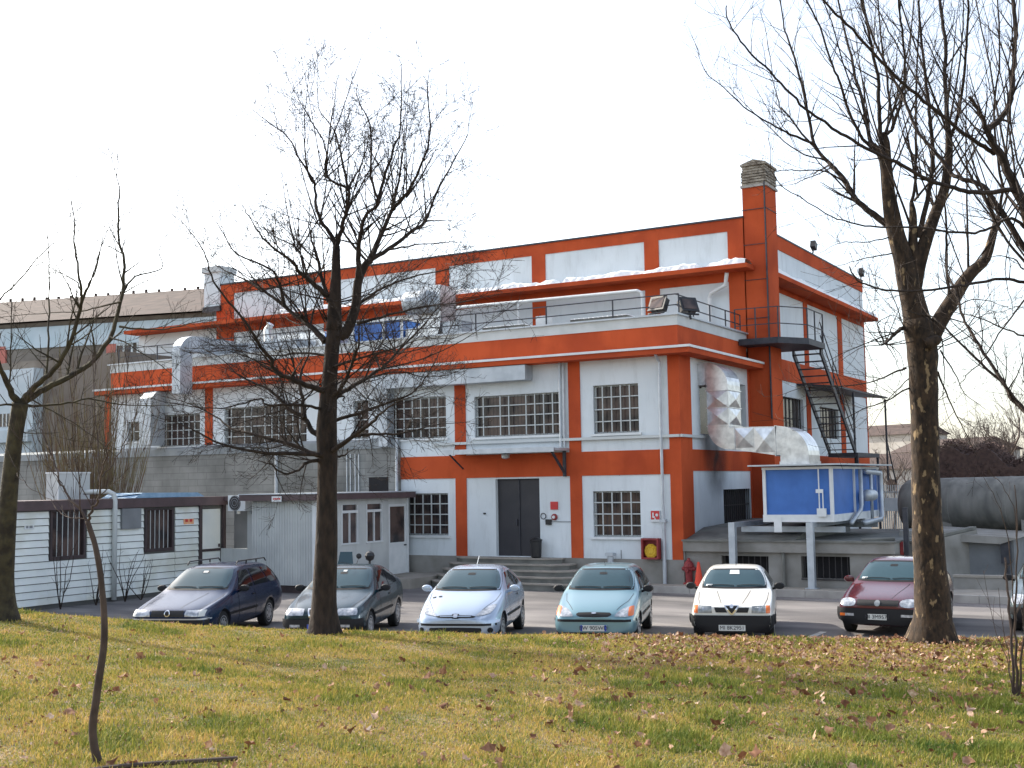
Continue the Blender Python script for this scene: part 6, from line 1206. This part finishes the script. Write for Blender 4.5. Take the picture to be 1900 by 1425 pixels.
# leafless twig weeds before the cabin
rr = random.Random(14)
for i, (u, v, hh, lab) in enumerate([(232, 1112, .9, 'bent bare shrub stem before the white drainpipe of the cabin'), (262, 1108, .7, 'low thin bare shrub between the drainpipe and the blue estate car'), (178, 1118, .8, 'sparse twigs growing before the left window of the cabin'), (112, 1126, 1.2, 'straight bare stems growing before the left end of the cabin')]):
    p = onX(u, v, XS+.45); p.z = -.12; T_ = thing('bare_shrub', p, lab, 'shrub'); cb = MB()
    for j in range(5):
        d = Vector((rr.gauss(0, .25), rr.gauss(0, .3), 1)).normalized(); Q = [p]
        for s in range(5): d = (d+Vector((rr.gauss(0, .12), rr.gauss(0, .14), .05))).normalized(); Q.append(Q[-1]+d*hh*(.8+.6*rr.random())/3.2)
        qs = [.016-.0024*s for s in range(6)]; cb.tube(Q, qs, 5); spawn(cb, Q, qs, rr, 3, .1, .35, 0, up=.5, rmin=.004)
    obj('stems', cb, M['bark'], T_, recalc=False)
# dense upright shrub behind the cabin
rr = random.Random(77); sb_ = onX(168, 950, -16.2); sb_.z = 0; sb_ = Vector(sb_); T_ = thing('tall_shrub', sb_, 'tall dense shrub of upright olive and brown shoots behind the cream cabin', 'shrub')
cb = MB()
for i in range(230):
    a = rr.random()*math.tau; R_ = rr.random()**.6; d = Vector((math.cos(a)*.2*R_, math.sin(a)*.24*R_, 1)).normalized(); Q = [sb_+Vector((math.cos(a)*.6*R_, math.sin(a)*.9*R_, 0))]; L_ = rr.uniform(4.2, 8.2)*(1.08-.35*R_)
    for s in range(7): d = (d+Vector((rr.gauss(0, .035), rr.gauss(0, .035), .02))).normalized(); Q.append(Q[-1]+d*L_/7)
    qs = [.02*(1-s/8) for s in range(8)]; cb.tube(Q, qs, 4, cap=False)
    spawn(cb, Q, qs, rr, 1.8, .4, 1.4, 0, up=.9, rmin=.0045, start=.3, spread=(12, 35), wig=.06)
obj('shoots', cb, M['twig_y'], T_, recalc=False)
# bare trees far behind, right side
def far_tree(u, vb, vt, k, lab, seed, spread_=.5):
    rr = random.Random(seed); b = onD(u, vb, k); t_ = onD(u, vt, k); H_ = t_.z; b.z = -.1
    T_ = tree_thing('distant_bare_tree', b, lab, None); tb_ = MB(); cb = MB(); top_ = H_*.55
    Q = [b+Vector((rr.gauss(0, .06)*i, rr.gauss(0, .06)*i, (H_*.75)*i/6)) for i in range(7)]; qs = [.16*(1-i/8)*H_/9 for i in range(7)]; tb_.tube(Q, qs, 7)
    rm = .011*k/70
    spawn(cb, Q, qs, rr, 3.2, H_*.25, H_*.5, 2, up=.45, rmin=rm, start=.25, spread=(25, 60), dens_mul=.9, rfac=.55, maxr=.06, wig=.12)
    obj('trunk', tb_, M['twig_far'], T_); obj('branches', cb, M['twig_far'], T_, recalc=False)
for i, (u, vt, k, lab) in enumerate([(1654, 792, 62, 'slender bare tree seen between the fire stairs and the plane trunk'), (1640, 830, 95, 'small distant bare tree low on the skyline by the building corner'), (1765, 790, 70, 'distant bare tree just right of the plane trunk above the hedge'), (1800, 760, 78, 'distant bare tree with wide crown above the middle of the hedge'), (1838, 730, 72, 'taller distant bare tree above the hedge, second from the right edge'), (1880, 700, 66, 'tallest distant bare tree above the hedge at the right edge'), (1682, 835, 85, 'distant bare tree half covered by the left side of the plane trunk'), (1930, 740, 60, 'distant bare tree whose crown is cut by the right edge'), (1735, 800, 90, 'distant bare tree straight behind the plane trunk'), (1818, 780, 100, 'faint far bare tree between the two tallest trees above the hedge'), (1858, 770, 110, 'faint farthest bare tree above the right part of the hedge')]): far_tree(u, 900, vt, k, lab, 40+i)

# ---------------------------------------------------------------- grass and fallen leaves
def np_mesh(name, V, Fc, nper, mt, cols=None, kind=None, label=None, cat=None):
    me = bpy.data.meshes.new(name); nf = len(Fc)//nper; me.vertices.add(len(V)); me.vertices.foreach_set('co', V.astype(np.float32).ravel()); me.loops.add(len(Fc)); me.loops.foreach_set('vertex_index', Fc.astype(np.int32)); me.polygons.add(nf)
    me.polygons.foreach_set('loop_start', np.arange(0, nf*nper, nper, dtype=np.int32)); me.update(calc_edges=True)
    if cols is not None:
        at = me.attributes.new('tint', 'FLOAT', 'POINT'); at.data.foreach_set('value', cols.astype(np.float32))
    me.materials.append(mt); o = bpy.data.objects.new(name, me); link(o); return tag(o, label, cat, None, kind)
def tint_mat(name, ramp, rough=.8, noise=1.2, mixn=.5, trans=.0):
    m = bpy.data.materials.new(name); m.use_nodes = True; n = m.node_tree; b = n.nodes["Principled BSDF"]; b.inputs["Roughness"].default_value = rough; b.inputs["Specular IOR Level"].default_value = .25
    at = n.nodes.new("ShaderNodeAttribute"); at.attribute_name = 'tint'; geo = n.nodes.new("ShaderNodeNewGeometry"); no = n.nodes.new("ShaderNodeTexNoise"); no.inputs["Scale"].default_value = noise; no.inputs["Detail"].default_value = 6
    n.links.new(geo.outputs["Position"], no.inputs["Vector"])
    mr = n.nodes.new("ShaderNodeMapRange"); mr.inputs[1].default_value = .3; mr.inputs[2].default_value = .7; n.links.new(no.outputs[0], mr.inputs[0])
    mx = n.nodes.new("ShaderNodeMix"); mx.inputs[0].default_value = mixn; n.links.new(at.outputs["Fac"], mx.inputs[2]); n.links.new(mr.outputs[0], mx.inputs[3])
    cr = n.nodes.new("ShaderNodeValToRGB"); n.links.new(mx.outputs[0], cr.inputs[0]); e = cr.color_ramp.elements
    for i, (p_, c_) in enumerate(ramp):
        el = e[i] if i < 2 else e.new(p_); el.position = p_; el.color = (*c_, 1)
    n.links.new(cr.outputs[0], b.inputs["Base Color"])
    if trans:
        tr = n.nodes.new("ShaderNodeBsdfTranslucent"); n.links.new(cr.outputs[0], tr.inputs[0]); ms = n.nodes.new("ShaderNodeMixShader"); ms.inputs[0].default_value = trans; out = n.nodes["Material Output"]
        n.links.new(b.outputs[0], ms.inputs[1]); n.links.new(tr.outputs[0], ms.inputs[2]); n.links.new(ms.outputs[0], out.inputs[0])
    return m
zgv = np.vectorize(zg)
NG = 460000
kk = 5.2+(17.6-5.2)*rng.random(NG)**1.15; ll = (rng.random(NG)-.5)*2*(.47*kk+.6)
patchn = .5+.25*np.sin(kk*2.1+ll*1.3)+.25*np.sin(kk*.9-ll*2.3+1.7)+.2*np.sin(ll*4.1+kk*3.3)
hh = (.016+.024*rng.random(NG)**1.5)*(.75+.6*np.clip(patchn, 0, 1.2)); green = (patchn > .85)
hh = np.where(green, hh*1.2, hh)
bare = (np.sin(kk*3.7+ll*2.9+2)+np.sin(kk*1.9-ll*4.3)+np.sin(ll*6.1+kk*5.3+1)) > 1.75; hh = np.where(bare, hh*.6, hh)*np.where(rng.random(NG) < .05, 1.9, 1.)
hh = np.where((kk > 7.2) & (kk < 11.5) & (ll > .6) & (np.sin(kk*4.3+ll*3.1)+np.sin(ll*5.7-kk*2.2+1) > .75), hh*1.55, hh)
z0 = zgv(kk, ll); az = rng.random(NG)*math.tau; ln_ = hh*(.1+1.3*rng.random(NG)**1.5); wd_ = .0011+.0011*rng.random(NG)+.00017*kk
F2 = np.array([FH.x, FH.y]); R2 = np.array([RH.x, RH.y]); pos = np.stack([CAM.x+F2[0]*kk+R2[0]*ll, CAM.y+F2[1]*kk+R2[1]*ll, z0-.004], 1)
dx, dy = np.cos(az), np.sin(az); sx, sy = -dy, dx
b1 = pos+np.stack([sx*wd_, sy*wd_, 0*wd_], 1); b2 = pos-np.stack([sx*wd_, sy*wd_, 0*wd_], 1)
mp = pos+np.stack([dx*ln_*.35, dy*ln_*.35, hh*.62], 1); m1_ = mp+np.stack([sx*wd_*.8, sy*wd_*.8, 0*wd_], 1); m2_ = mp-np.stack([sx*wd_*.8, sy*wd_*.8, 0*wd_], 1); tp = pos+np.stack([dx*ln_, dy*ln_, hh], 1)
V = np.stack([b1, b2, m2_, m1_, tp], 1).reshape(-1, 3); ix = np.arange(NG)*5
Fc = np.stack([ix, ix+1, ix+2, ix, ix+2, ix+3, ix+3, ix+2, ix+4], 1).ravel()
tuft = (kk > 7.2) & (kk < 11.5) & (ll > .6) & (np.sin(kk*4.3+ll*3.1)+np.sin(ll*5.7-kk*2.2+1) > .75)
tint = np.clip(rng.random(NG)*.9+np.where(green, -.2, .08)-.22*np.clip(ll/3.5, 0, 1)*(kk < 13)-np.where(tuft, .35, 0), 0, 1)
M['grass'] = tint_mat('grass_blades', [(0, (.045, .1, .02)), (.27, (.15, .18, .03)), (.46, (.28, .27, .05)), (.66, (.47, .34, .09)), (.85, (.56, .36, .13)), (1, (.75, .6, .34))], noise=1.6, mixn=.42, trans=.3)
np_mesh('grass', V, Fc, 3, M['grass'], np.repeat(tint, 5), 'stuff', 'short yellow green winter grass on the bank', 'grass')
# fallen leaves
NLv = 10500; u_ = rng.random(NLv); kk = 5.6+11.6*rng.random(NLv)**.75; ll = (rng.random(NLv)-.5)*2*(.46*kk)
w_ = .06+.55*np.clip((ll/(.46*kk)+.35)/1.35, 0, 1)**1.3*np.clip((kk-6)/9, .12, 1)+.5*((kk > 14) & (ll > 1.2)); sel = rng.random(NLv) < w_; kk, ll = kk[sel], ll[sel]
ex = 2600; kk = np.concatenate([kk, 12.8+4.4*rng.random(ex)]); ll = np.concatenate([ll, .6+7*rng.random(ex)**.8]); nbig = len(kk); nf_ = 9000; kf = 5.5+11.5*rng.random(nf_); kk = np.concatenate([kk, kf]); ll = np.concatenate([ll, (rng.random(nf_)-.5)*.94*kf]); NLv = len(kk)
Vs, Fs, Cs = [], [], []; rl_ = random.Random(6); o_ = 0
for i in range(NLv):
    p = kl(kk[i], ll[i]); p.z = zg(kk[i], ll[i])+.018+.025*rl_.random(); s = rl_.uniform(.02, .045) if i % 7 else rl_.uniform(.045, .068)
    s *= .85
    if kk[i] > 12.3: s *= .72
    if i >= nbig: s = rl_.uniform(.005, .014)
    rot = Matrix.Rotation(rl_.random()*math.tau, 3, 'Z') @ Matrix.Rotation(rl_.gauss(0, .6), 3, 'X') @ Matrix.Rotation(rl_.gauss(0, .6), 3, 'Y'); cu = rl_.uniform(-.9, 1.5); fo = rl_.uniform(-.3, .9); as_ = rl_.uniform(.55, 1.); n_ = 10 if i < nbig else 4; L0 = []
    c0_ = rl_.random() if kk[i] < 12 else rl_.random()**.7
    for j in range(n_):
        an = math.tau*(j+rl_.uniform(-.3, .3))/n_; r_ = s*rl_.uniform(.6, 1.25)*(1.12 if j % 2 else .85); x_, y_ = math.cos(an)*r_, math.sin(an)*r_*as_; L0.append(rot @ Vector((x_, y_, cu*x_*x_/s*.6+fo*abs(y_)+rl_.gauss(0, .12)*s)))
    zc = zg(kk[i], ll[i])+.012+.015*rl_.random(); zm = min(min(q.z for q in L0), 0); Vs.append((p.x, p.y, zc-zm*.8))
    for q in L0: Vs.append((p.x+q.x, p.y+q.y, max(zc-zm*.8+q.z, zc-.012)))
    for j in range(n_): Fs += [o_, o_+1+j, o_+1+(j+1) % n_]
    Cs += [c0_]*(n_+1); o_ += n_+1
M['leaf'] = tint_mat('fallen_leaf', [(0, (.06, .025, .015)), (.35, (.17, .075, .04)), (.6, (.33, .18, .11)), (.82, (.55, .38, .27)), (1, (.8, .68, .56))], noise=25, mixn=.35, trans=.15)
np_mesh('fallen_leaves', np.array(Vs), np.array(Fs), 3, M['leaf'], np.array(Cs), 'stuff', 'dry brown plane leaves scattered over the grass', 'leaves')
# few leaves blown onto the asphalt
bk = onD(262, 1404, 6.9); c_ = onD(330, 1395, 7.1); m1 = MB(); m1.tube(catmull([Vector((*kl(6.6, -2.55).xy, zg(6.6, -2.55)+.01)), Vector((*kl(6.85, -2.2).xy, zg(6.85, -2.2)+.03)), Vector((*kl(7.1, -1.9).xy, zg(7.1, -1.9)+.02)), Vector((*kl(7.25, -1.65).xy, zg(7.25, -1.65)+.02))], 4), .014, 6)
tag(obj('fallen_branch', m1, M['twig']), 'thin pale fallen stick lying in the grass by the young tree', 'branch')

# kinds that repeat share a group phrase
GR = {'floodlight': 'floodlights on the factory roof edges', 'distant_bare_tree': 'bare trees on the skyline behind the tank', 'distant_house': 'far houses on the skyline', 'bare_shrub': 'bare twigs growing along the cream cabin', 'ventilation_duct': 'sheet metal ventilation ducts on the factory', 'air_handling_unit': 'air handling units of the factory', 'roof_skylight': 'flat trays on the terrace roof'}
for o in list(sc.objects):
    if o.parent is None and o.name.split('.')[0] in GR: o['group'] = GR[o.name.split('.')[0]]
